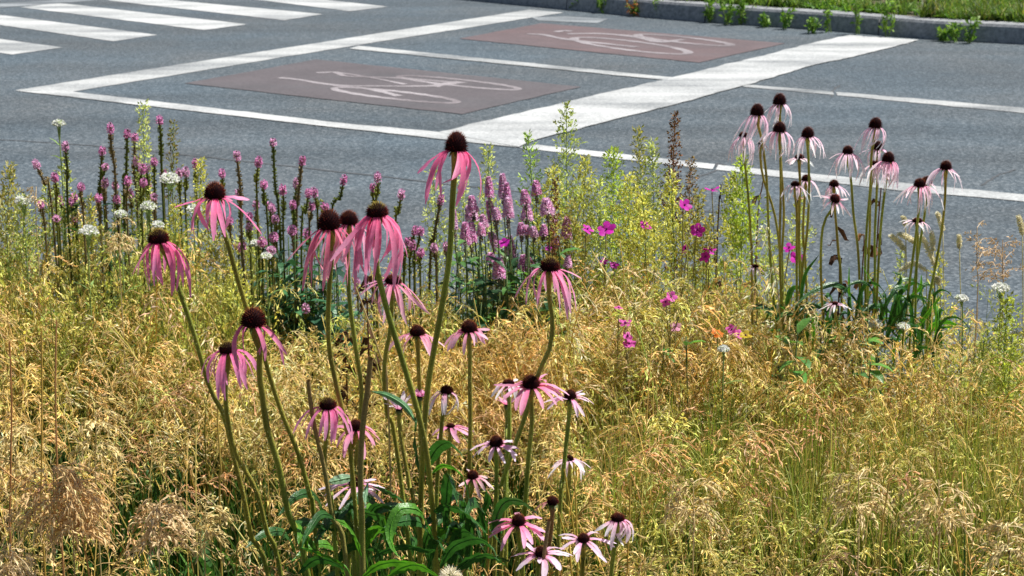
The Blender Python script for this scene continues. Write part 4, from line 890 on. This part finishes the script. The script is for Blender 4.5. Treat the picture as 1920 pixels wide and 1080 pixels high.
# ---------------------------------------------------------------- airy pod plants
def podplant(label,px,py,pyb,wpx,D,col,name='pod_plant',cat='plant',group='airy yellow-green pod plants behind the flowers',dens=1.0,podl=.0088,stemc=(.20,.28,.07),mat=None):
    pyb+=80 if pyb<=480 else 30
    tip=P(px,py,D); b=P(px+random.uniform(-12,12),pyb,D+.02); gz=float(ground_z(b[0],b[1])); foot=np.array([b[0]+(b[0]-tip[0])*.3,b[1],gz-.01])
    t=thing(name,label,cat,foot,group); sm=smoothpath([foot,b,(b+tip)/2+np.array([random.uniform(-.006,.006),0,0]),tip],40)
    seg=np.linalg.norm(np.diff(sm,axis=0),axis=1); tot=seg.sum(); H=np.linalg.norm(tip-b); W=wpx*PX(D)/2
    mb=MB(); tube(mb,sm,np.linspace(.0019,.0006,40),5,stemc); pm=MB()
    nb=int(40*dens**.7*max(.6,H/.16)); pos=[];dr=[]
    for i in range(nb):
        f=(i+.5)/nb; s_=1-f*min(.97,H*1.05/tot); k0=min(int(s_*39),38); p0=sm[k0]+(sm[k0+1]-sm[k0])*(s_*39-k0); a=i*2.4+random.random()*.7
        env=W*(.12+1.05*min(1,f*1.7)**.9)*random.uniform(.5,1.15); up=random.uniform(.5,1.1)
        d=norm((math.cos(a),math.sin(a),up)); tt=np.linspace(0,1,5)[:,None]; bp=p0+d*env*1.25*tt+np.array([0,0,1])*env*.25*tt**2
        ribbon(mb,bp,.0009,(-math.sin(a),math.cos(a),.4),np.array(stemc)*1.3,.0)
        m=int(6+env*250)
        for j in range(m):
            u=random.uniform(.15,1.0); q=bp[0]+(bp[-1]-bp[0])*u; dd=norm(d*.6+rng.normal(0,.6,3)+np.array([0,0,.3])); pos.append(q+dd*random.uniform(.001,.006)); dr.append(dd)
    n=len(pos); lenses(pm,pos,dr,podl*rng.uniform(.6,1.35,n),.0033*rng.uniform(.7,1.4,n),np.clip(np.array(col)*rng.uniform(.5,1.35,(n,1))+rng.normal(0,.02,(n,3)),.01,.9),.2)
    mb.obj('stem',M_STEM,t); pm.obj('pods',mat or M_GREEN,t); return t
YGR=(.74,.72,.20); LG=(.66,.72,.26); OL=(.50,.46,.14); BR=(.33,.20,.07)
PPL=[(268,196,420,62,3.35,LG,'tall pale green pod plant among the left seed spikes, its tip above them all',.8),
(20,312,440,70,3.2,OL,'olive pod plant at the left edge of the photo',1.2),(325,232,350,34,3.4,(.30,.27,.09),'thin olive brown pod plant right of the tall left one',.8),
(377,302,400,46,3.35,YGR,'small pod plant between two short pink-tipped spikes',1.),(120,300,420,60,3.3,LG,'loose thin pod plant behind the leftmost spikes',.5),
(917,278,450,66,3.35,LG,'pale pod plant just right of the tallest coneflower',.9),(990,252,440,62,3.3,(.45,.62,.15),'fresh green pod plant left of the tallest one, against the stop bar',.8),
(1062,198,430,84,3.3,(.52,.60,.17),'tallest pod plant in the middle, its pyramid tip over the white stop bar',1.0),(1098,300,470,84,3.25,YGR,'bushy pod plant right below the tallest pod plant',1.5),
(1150,286,470,92,3.25,(.48,.60,.11),'dense bright green topped pod plant in the middle back',1.7),(1196,243,430,56,3.35,(.46,.44,.12),'brownish topped pod plant between the dense ones',1.),
(1222,268,450,76,3.3,LG,'light pod plant left of the rusty brown dock spike',1.1),(1038,318,470,80,3.2,YGR,'wide yellow-green pod plant behind the lavender spikes',1.4),
(1258,330,470,80,3.2,YGR,'yellow-green pod plant in front of the rusty dock spike',1.3),(1312,360,480,70,3.2,OL,'sparse olive pod plant left of the ragged pale coneflower',.8),
(1392,300,500,84,3.15,(.52,.64,.10),'dense bright pod plant beneath the ragged pale coneflower',2.0),(1370,330,500,60,3.2,YGR,'pod plant tucked left of the densest bright one',1.2),
(1500,372,500,56,3.35,LG,'faint pod plant behind the right coneflower stems',.8),(812,322,470,60,3.4,LG,'thin pale pod plant left of the tallest coneflower stem',.7),
(868,330,470,56,3.4,LG,'pale pod plant behind the tallest coneflower stem',.7),(1762,478,640,56,3.2,YGR,'pod plant behind the cream grass plumes',.7),
(1180,330,480,80,3.15,YGR,'low broad pod plant in the centre of the yellow-green mass',1.4),(1890,560,760,90,2.7,(.46,.52,.10),'bushy pod plant at the right edge of the bed',1.4),
(1845,640,780,70,2.7,LG,'low pale green pod plant near the right edge',1.),(1125,340,480,76,3.2,LG,'green pod plant left of the low broad one',1.2),(1690,470,600,40,3.3,LG,'small thin green plant behind the cream plumes, further left',.5),
(45,370,450,60,3.1,LG,'low green pod plant under the olive one at the left edge',1.1),(330,385,470,70,3.1,YGR,'yellow-green bushy plant between the white flower heads',1.3),(440,500,600,70,2.9,YGR,'green branching plant left of the bluish leaves',1.0)]
PPL+=[(90,350,450,60,3.3,LG,'green airy plant low between the leftmost pink-tipped spikes',1.1),(170,375,460,60,3.25,YGR,'yellow-green airy plant at the foot of the tall left spikes',1.1),(232,372,460,56,3.3,LG,'low green airy plant among the tall left spikes, further right',1.),
(400,400,480,60,3.25,OL,'olive airy plant behind the upper left coneflower petals',1.),(470,430,500,60,3.3,LG,'low green airy plant right of the upper left coneflower stem',.9),(1072,380,480,70,3.15,OL,'olive airy plant touching the right side of the lavender patch',1.2),(1205,370,480,80,3.1,YGR,'low yellow-green plant behind the lone cranesbill',1.4),
(1330,410,500,70,3.1,OL,'low olive plant behind the folded cranesbills',1.1),(1440,440,540,60,3.15,LG,'low green plant between the first two right coneflower stems',.9),(1960,520,760,90,2.8,YGR,'pod plant cut by the right edge of the photo',1.4)]
for a in PPL: podplant(a[6],*a[:6],dens=a[7])
podplant('tall rusty brown dried dock spike standing against the road',1266,214,430,40,3.3,(.28,.13,.045),'dried_dock','plant',None,1.6,.006,(.25,.13,.05),M_DRY)
podplant('wide rusty brown lower dock plant beside the tall rusty spike',1296,300,440,56,3.32,(.36,.24,.09),'dried_dock','plant',None,1.2,.006,(.25,.13,.05),M_DRY)
podplant('small rust-coloured seed spike right of the lavender patch',1042,340,470,22,3.1,(.25,.12,.04),'dried_dock','plant',None,1.2,.005,(.25,.13,.05),M_DRY)
def deadstalk(label,pxs,D,n,col=(.07,.035,.02)):
    pts=[P(a,b,D) for a,b in pxs]; l=pts[-1]; pts.append(np.array([l[0],l[1],float(ground_z(l[0],l[1]))-.01])); sm=smoothpath(pts,24)
    t=thing('dead_stalk',label,'dead plant',pts[-1]); mb=MB(); tube(mb,sm,np.linspace(.0012,.003,24),5,(.16,.07,.04)); mb.obj('stem',M_DRY,t)
    lf=MB()
    for i in range(n):
        k=random.randint(0,16); a=random.random()*6.28; d=np.array([math.cos(a),math.sin(a)*.5,random.uniform(-1,.1)]); l_=random.uniform(.012,.03); p=sm[k]
        ribbon(lf,np.array([p,p+d*l_*.5+[0,0,.004],p+d*l_*.8-[0,0,.004],p+d*l_]),[.002,l_*.35,l_*.3,.001],rvec((0,0,1),.7),np.array(col)*random.uniform(.7,1.9),.5,.4,1.2)
    lf.obj('withered_leaves',M_DRY,t)
deadstalk('dark dead stalk with shrivelled leaves below the red faced coneflower',[(1565,395),(1568,440),(1572,490),(1574,530)],3.0,44)
deadstalk('thin dead brown stalk between the stems of the right trio',[(1652,352),(1648,400),(1644,460),(1640,520)],3.1,30,(.10,.05,.03))
deadstalk('small dead stalk with a tan husk left of the right trio stems',[(1620,440),(1620,470),(1616,520)],3.1,16,(.16,.08,.03))
deadstalk('dark brown thin twig behind the yellow-green plant, left of coneflowers',[(1432,330),(1426,370),(1420,420)],3.2,14)
deadstalk('dry dark twig above the rightmost high cranesbill',[(1352,345),(1350,380),(1346,420)],3.2,12)
for (px,py,lab) in ((690,520,'dark brown dead clump of leaves between the coneflower stems, upper'),(650,620,'dark brown dead clump of leaves between the coneflower stems, lower')):
    deadstalk(lab,[(px,py),(px-4,py+40),(px,py+90)],2.7,60,(.06,.03,.015))

# ---------------------------------------------------------------- white flower heads
WH=[(110,232,20,3.3,330,'small white flower head on a thin tall stem, high against the road at left'),(318,336,36,3.15,470,'large white flower head right of the tall left spikes'),
(44,377,30,3.1,470,'white flower head nearest the left edge'),(278,388,28,3.1,480,'white flower head above the leftmost coneflower, between grass and spikes'),(166,434,32,3.0,520,'white flower head low in the grass at left'),
(364,393,26,3.1,480,'white flower head just left of the upper left coneflower petals'),(296,422,18,3.0,470,'white flower head hidden behind the leftmost coneflower cone'),(480,457,18,3.1,520,'small white flower head under the pink-tipped spikes'),
(499,481,18,3.0,560,'greenish white seed head left of the bluish leaves'),(1876,541,30,2.9,700,'large white flower head at the right edge, tallest of the right ones'),(1803,560,20,2.9,700,'round white flower head over the road at right'),
(1694,613,20,2.85,720,'white flower head under the cream grass plumes, right'),(1641,608,24,2.85,720,'cream flower head under the dark strap leaves'),(1357,655,16,2.6,720,'small white bloom below the orange flower'),(226,402,20,3.0,470,'loose white flower head between two others at left'),(1898,622,16,2.8,720,'faded small white head low at the right edge')]
for (px,py,wz,D,pyb,lab) in WH:
    c=P(px,py,D); Rw=wz*PX(D)/2; b=P(px+random.uniform(-6,6),pyb,D); gz=float(ground_z(b[0],b[1])); foot=np.array([b[0],b[1],min(gz,b[2])-.01])
    t=thing('white_valerian',lab,'flower',foot,'white flower heads in the bed'); sm=smoothpath([foot,b*.5+foot*.5,c*.6+b*.4,c-[0,0,Rw*.6]],20) if b[2]>gz+.02 else smoothpath([foot,(foot+c)/2,c-[0,0,Rw*.6]],20)
    mb=MB(); tube(mb,sm,np.linspace(.0018,.0012,20),5,(.24,.34,.10))
    for q in range(9):
        a=q*.7; d=np.array([math.cos(a)*Rw*.6,math.sin(a)*Rw*.6,-.001]); tube(mb,np.array([sm[-2],sm[-1]*.5+(c+d)*.5-[0,0,Rw*.3],c+d]),[.0007]*3,4,(.3,.42,.14))
    mb.obj('stem',M_STEM,t); mb=MB(); m=240
    v=rng.normal(size=(m,3)); v/=np.linalg.norm(v,axis=1)[:,None]; v[:,2]=np.abs(v[:,2])*.75-.15; rad=Rw*rng.uniform(.7,1.05,(m,1)); cols=np.array((.94,.95,.90))*rng.uniform(.9,1.0,(m,1)); cols[rng.random(m)<.12]=(.6,.7,.35)
    d=v+rng.normal(0,.5,(m,3)); lenses(mb,c+v*rad,d,.0046,.0042,cols,.1); mb.obj('blossom',M_WHITE,t)
    lf=MB()
    for q in range(10):
        i=random.randint(8,18); a_=random.random()*6.28; d=np.array([math.cos(a_),math.sin(a_),.5]); l=random.uniform(.015,.035)
        ribbon(lf,np.array([sm[i],sm[i]+d*l*.5,sm[i]+d*l-[0,0,.004]]),[.002,.005,.001],(-math.sin(a_),math.cos(a_),.2),np.array((.22,.34,.10))*random.uniform(.7,1.3),.3)
    lf.obj('foliage',M_GREEN,t)

# ---------------------------------------------------------------- cranesbill (magenta) and the orange flower
def blossom(t,c,Rf,ax,col,n=5,name='petal',wf=.85,spots=(.12,.01,.10)):
    B=rotbetween(ax)
    for i in range(n):
        a=i*2*math.pi/n+.3; o=B@np.array([math.cos(a),math.sin(a),.25+random.uniform(-.25,.45)]); sd_=B@np.array([-math.sin(a),math.cos(a),0]); mb=MB(); v=random.uniform(.85,1.15)
        k=6; s_=np.linspace(0,1,k)[:,None]; pp=c+o*Rf*s_-np.array([0,0,1])*Rf*.15*s_**2; cc=np.array([np.array(spots) if q<1 else np.array(col)*v*(.8+.05*q) for q in range(k)])
        ribbon(mb,pp,Rf*wf*np.array([.12,.5,.85,1,.85,.35]),sd_,np.clip(cc,0,.95),-.18,.12); mb.obj(name,M_PETAL,t)
    mb=MB(); tube(mb,np.array([c-ax*Rf*.1,c+ax*Rf*.15,c+ax*Rf*.35]),[.0012,.0016,.0006],6,(.10,.02,.07)); mb.obj('flower_centre',M_STEM,t)
MAG=(.66,.03,.50)
GE=[(1283,385,24,'magenta cranesbill tilted open below the rusty dock spike',(.4,-.6,.6)),(1335,357,26,'highest magenta cranesbill, seen edge-on against the road',(0,.1,1)),(1101,430,24,'left one of a pair of magenta cranesbills right of the lavender patch',(.5,-.2,.8)),
(1137,431,32,'right one of the pair of magenta cranesbills right of the lavender patch',(0,-.6,.8)),(1210,423,24,'magenta cranesbill alone over the small road gap in the centre',(.3,-.5,.8)),(1307,431,26,'round open magenta cranesbill in the centre right',(.1,-.9,.5)),
(1330,469,26,'larger magenta cranesbill of two, folded, below the round open one',(.2,-.3,.9)),(1323,481,20,'folded magenta cranesbill petals hanging beneath the larger one',(-.6,-.6,.3)),(1286,466,20,'narrow side-on magenta cranesbill left of the folded pair',(-.7,-.5,.3)),
(1480,465,26,'upper one of the two brightest magenta cranesbills left of the pale coneflowers',(-.2,-.3,1)),(1493,482,26,'lower one of the two brightest magenta cranesbills left of the pale coneflowers',(.1,-.95,.4)),
(1132,491,18,'small magenta cranesbill bud, left one above the dry grass',(0,-.4,1)),(1151,497,18,'small magenta cranesbill, right one above the dry grass',(.2,-.6,.8)),(1258,556,22,'pinkish cranesbill in the grass, upper one of two touching',(.3,-.7,.6)),(1248,566,20,'pinkish cranesbill in the grass, lower one of two touching',(-.2,-.7,.6)),
(1172,606,24,'flattened pink cranesbill in the grass, upper of the lower left group',(0,-.25,1)),(1176,630,20,'small pink cranesbill just over the lowest one',(.3,-.6,.6)),(1180,645,24,'lowest pink cranesbill of the grass group',(0,-.6,.8)),(1267,612,24,'pale pink starry cranesbill in the middle of the grass',(0,-.7,.7)),
(1372,618,22,'violet pink cranesbill right of the orange flower, left half of two',(-.2,-.7,.6)),(1384,626,20,'violet pink cranesbill right of the orange flower, right half of two',(.3,-.7,.6)),(946,455,24,'magenta flower glowing among the lavender spikes',(-.3,-.5,.7)),(1028,466,14,'small hot pink bud right of the lavender spikes',(.1,-.6,.8)),
(1160,578,16,'tiny flat pink bloom high in the dry grass',(0,-.2,1))]
for (px,py,wz,lab,ax) in GE:
    D=3.1 if py<520 else 2.75; wz=wz*random.uniform(.85,1.05); c=P(px,py,D); Rf=wz*PX(D)/2*1.1; gz=float(ground_z(c[0],c[1])); foot=np.array([c[0]+random.uniform(-.05,.05),c[1]+.02,gz-.01]); ax=norm(ax)
    t=thing('cranesbill',lab,'flower',foot,'magenta cranesbill flowers'); mb=MB(); sm=smoothpath([foot,(foot+c)/2+[random.uniform(-.02,.02),0,0],c-ax*.004],16); tube(mb,sm,.0011,5,(.24,.22,.08))
    for q in range(3):
        i=random.randint(7,13); a_=random.random()*6.28; d=np.array([math.cos(a_),math.sin(a_),.9]); tube(mb,np.array([sm[i],sm[i]+d*.02,sm[i]+d*.035+[0,0,.01]]),[.0009,.0008,.0016],4,(.26,.20,.08))
    mb.obj('stem',M_STEM,t); col=MAG if py<500 else (.74,.12,.50); blossom(t,c,Rf,ax,col if 'starry' not in lab else (.85,.42,.65))
for (px,py,lab,col,nm) in ((1345,626,'bright orange flower in the grass left of the violet pink cranesbill',(.85,.25,.02),'orange_flower'),(1398,630,'small yellow flower in the grass right of the violet pink cranesbill',(.75,.60,.05),'yellow_flower')):
    c=P(px,py,2.7); foot=np.array([c[0],c[1]+.01,float(ground_z(c[0],c[1]))-.01]); t=thing(nm,lab,'flower',foot); mb=MB(); tube(mb,smoothpath([foot,(foot+c)/2+[.01,0,0],c],12),.0012,5,(.2,.3,.08)); mb.obj('stem',M_STEM,t); blossom(t,c,.011,norm((0,-.3,.9)),np.array(col)*.8,6,spots=(.5,.18,.02))

# ---------------------------------------------------------------- cream plumes and tall grasses
CR=[(1670,442,1697,469,11,'cream grass plume leaning right, leftmost of the plumes'),(1685,439,1718,456,10,'cream grass plume lying nearly flat behind the low coneflower'),(1727,442,1753,498,13,'longest and thickest cream grass plume'),(1747,436,1750,470,9,'short upright cream plume right of the low coneflower'),
(1758,400,1768,433,8,'slim cream plume above the others near the rightmost coneflower stem'),(1688,508,1738,507,9,'arched cream plume curving over above the strap leaves'),(1753,522,1763,533,10,'stubby cream plume lowest on the right'),(1798,442,1799,466,7,'tiny white plume on a thin stalk over the open road'),(1910,407,1917,440,10,'cream plume cut by the right edge of the photo'),(1693,408,1698,424,7,'small cream plume tip at the top left of the plumes')]
for (x0,y0,x1,y1,wz,lab) in CR:
    D=3.15; a=P(x0,y0,D); b=P(x1,y1,D); foot=P((x0+x1)/2+10,620,D); foot[2]=float(ground_z(foot[0],foot[1]))-.01
    t=thing('grass_plume',lab,'ornamental grass',foot,'cream grass plumes at the right'); arch=y0>=y1 or abs(y0-y1)<4
    mid=(a+b)/2+np.array([0,0,.014 if arch else .003]); ppl=smoothpath([a,mid,b],14); mb=MB(); tube(mb,smoothpath([foot,foot*.45+b*.55+[.01,0,0],b],16),.0009,4,(.6,.55,.3)); mb.obj('stem',M_STRAW,t)
    mb=MB(); m=320; q=rng.random(m)*12.99; i=q.astype(int); p=ppl[i]+(ppl[i+1]-ppl[i])*(q-i)[:,None]; r=wz*PX(D)/2*.6*np.sin(math.pi*np.clip(q/13,.08,.92))**.5
    a_=rng.uniform(0,6.28,m); n_=rng.normal(size=(m,3)); n_/=np.linalg.norm(n_,axis=1)[:,None]; ax=norm(a-b)
    lenses(mb,p+n_*r[:,None],n_+ax*.9,.0055,.0020,np.array((.96,.91,.70))*rng.uniform(.75,1.1,(m,1)),.2); tube(mb,ppl,wz*PX(D)/2*.45,6,(.85,.78,.55)); mb.obj('plume',M_STRAW,t)
def bigpan(label,px,py,hpx,wpx,D,col,n=26,per=16,arch=.8,spl=.009,stem_to=None,lean=0):
    tip=P(px,py,D); W=wpx*PX(D)/2; H=hpx*PX(D); c=P(px+lean,py+hpx,D); gz=float(ground_z(c[0],c[1])); foot=np.array([c[0]+(c[0]-tip[0])*.5,c[1],gz-.01])
    t=thing('grass_panicle',label,'ornamental grass',foot,'large feathery grass panicles'); sm=smoothpath([foot,c,(c+tip)/2,tip],24) if c[2]>gz+.02 else smoothpath([foot,(foot+tip)/2,tip],24)
    mb=MB(); tube(mb,sm,np.linspace(.0016,.0007,24),4,np.array(col)*.75); 
    tot=np.linalg.norm(np.diff(sm,axis=0),axis=1).sum(); fr=min(.95,H/tot); pos=[];dr=[]
    for i in range(n):
        s_=1-fr*random.random()*.85; k0=min(int(s_*23),22); p0=sm[k0]+(sm[k0+1]-sm[k0])*(s_*23-k0); a=random.random()*6.28; L=W*random.uniform(.6,1.25)*1.2
        d=norm((math.cos(a),math.sin(a)*.7,random.uniform(.2,.9))); tt=np.linspace(0,1,7)[:,None]; bp=p0+d*L*tt+np.array([0,0,-1])*L*arch*tt**2.2
        ribbon(mb,bp,.0009,(-math.sin(a),math.cos(a),.5),np.array(col)*.8,0)
        for j in range(per):
            u=random.uniform(.25,1)*5.99; k=int(u); q=bp[k]+(bp[k+1]-bp[k])*(u-k); dd=norm((bp[k+1]-bp[k])/L*3+rng.normal(0,.35,3)+[0,0,-.3]); pos.append(q+rng.normal(0,.0015,3)); dr.append(dd)
    m=len(pos); mb.obj('culm',M_STRAW,t); pm=MB(); lenses(pm,pos,dr,spl*rng.uniform(.6,1.4,m),.0024*rng.uniform(.7,1.3,m),np.clip(np.array(col)*rng.uniform(.65,1.25,(m,1)),.02,.95),.35); pm.obj('seed_head',M_STRAW,t)
PT=(.92,.62,.28)
bigpan('large drooping pinkish tan grass panicle at lower left',100,872,190,190,1.78,PT,64,18)
bigpan('second drooping tan panicle leaning right of the large lower left one',140,905,170,130,1.76,PT,40,18)
bigpan('tan grass panicle in the lower left, right of the large drooping pair',300,940,140,130,1.80,(.84,.62,.33),40,16)
bigpan('small tan panicle in the bottom left corner',18,1020,120,90,1.74,(.84,.64,.36),24,14)
bigpan('golden panicle at the bottom left centre, beside the coneflower stems',385,945,130,90,1.9,(.82,.64,.27),22,14)
bigpan('light golden panicle standing over dark gap at lower left edge',30,800,140,90,2.0,(.84,.66,.30),20,12)
bigpan('golden panicle over the dark gap right of the long straw stems',180,770,140,100,2.05,(.84,.66,.30),20,12)
bigpan('golden spreading panicle at the lower right of the bare round cone',1300,905,120,130,1.95,(.84,.64,.30),30,14)
bigpan('golden panicle in the lower right over dark green blades',1610,890,130,130,1.95,(.84,.66,.32),28,14)
bigpan('arching golden panicle in the lower right corner',1760,900,150,150,1.9,(.84,.64,.30),34,14)
bigpan('golden panicle at the bottom right edge',1890,980,110,100,1.85,(.84,.66,.32),24,14)
bigpan('brown-tan panicle standing alone over the road at far right',1880,450,130,110,3.0,(.62,.42,.22),30,9,.3,.008)
bigpan('thin tan panicle left of the one over the road at far right',1832,425,150,70,3.05,(.70,.5,.28),16,7,.3,.010)
bigpan('short tan seed head among the left spikes',68,350,70,40,3.1,(.78,.6,.34),6,9,.9,.009)
bigpan('golden panicle rising in front of the leftmost pale foliage',225,410,100,70,2.7,(.84,.66,.32),20,12)
# long bare straws crossing the grass
for i,(pxs,lab,D,c) in enumerate([([(18,640),(22,760),(20,900),(22,1075)],'reddish upright straw nearest the left edge',1.85,(.62,.30,.10)),([(78,620),(79,760),(78,900),(80,1000)],'long golden upright straw near the left edge, second one',1.9,(.70,.48,.10)),
 ([(106,600),(104,720),(107,860),(112,960)],'reddish tan straw, right one of the upright left ones',1.9,(.66,.36,.14)),([(0,875),(60,925),(120,985),(160,1030)],'straw slanting down to the right in the lower left corner',1.78,(.62,.34,.10)),
 ([(410,700),(408,800),(415,880),(412,960)],'golden straw rising beside the coneflower stems at left',1.95,(.66,.5,.12)),([(660,520),(690,600),(720,690),(728,760)],'thin slanting straw between the middle coneflower stems',2.05,(.6,.46,.2)),
 ([(1058,880),(1068,940),(1078,1010),(1090,1078)],'thick golden straw behind the bottom star-shaped flowers',2.0,(.62,.46,.08)),([(1075,870),(1080,950),(1082,1040),(1083,1079)],'golden straw right next to the thick one behind the bottom flowers',2.02,(.64,.48,.10)),
 ([(1048,960),(1060,1010),(1072,1079)],'short golden straw between the two bottom flowers',1.95,(.6,.44,.08)),([(1182,900),(1180,980),(1176,1079)],'upright golden straw behind the ragged bottom right flower',1.98,(.62,.44,.10)),
 ([(1790,880),(1770,960),(1740,1079)],'golden straw leaning right among lower right dark blades',1.9,(.66,.48,.12)),([(1740,900),(1770,980),(1800,1079)],'golden straw leaning left, crossing another in the lower right',1.92,(.66,.48,.12)),([(1668,900),(1655,980),(1648,1079)],'upright golden straw in the lower right dark gap',1.92,(.66,.48,.12))]):
    pts=[P(a,b,D) for a,b in pxs]; l=pts[-1]; gz=float(ground_z(l[0],l[1])); 
    if l[2]>gz+.02: pts.append(np.array([l[0]+(l[0]-pts[-2][0])*.8,l[1],gz-.01]))
    mb=MB(); tube(mb,smoothpath(pts,20),np.linspace(.0010,.0017,20),5,c); tag(mb.obj('straw',M_STRAW,None,off=pts[-1]),lab,'straw','bare straws among the grass')
# fluffy cream seed tuft at the bottom edge
c=P(838,1076,1.76); t=MB(); m=260; v=rng.normal(size=(m,3))*[1,.7,.6]; v/=np.linalg.norm(v,axis=1)[:,None]; lenses(t,c+v*.004+[0.004,0,-.003],v,.010,.0012,np.array((.86,.80,.62))*rng.uniform(.8,1.1,(m,1)),.2)
f=thing('seed_tuft','fluffy cream seed tuft at the bottom edge beside the stem','seed head',(c[0],c[1],float(ground_z(c[0],c[1])))); t.obj('fluff',M_STRAW,f); t=MB(); tube(t,np.array([[c[0]+.01,c[1],float(ground_z(c[0],c[1]))],c]),.0012,5,(.4,.4,.15)); t.obj('stem',M_STEM,f)
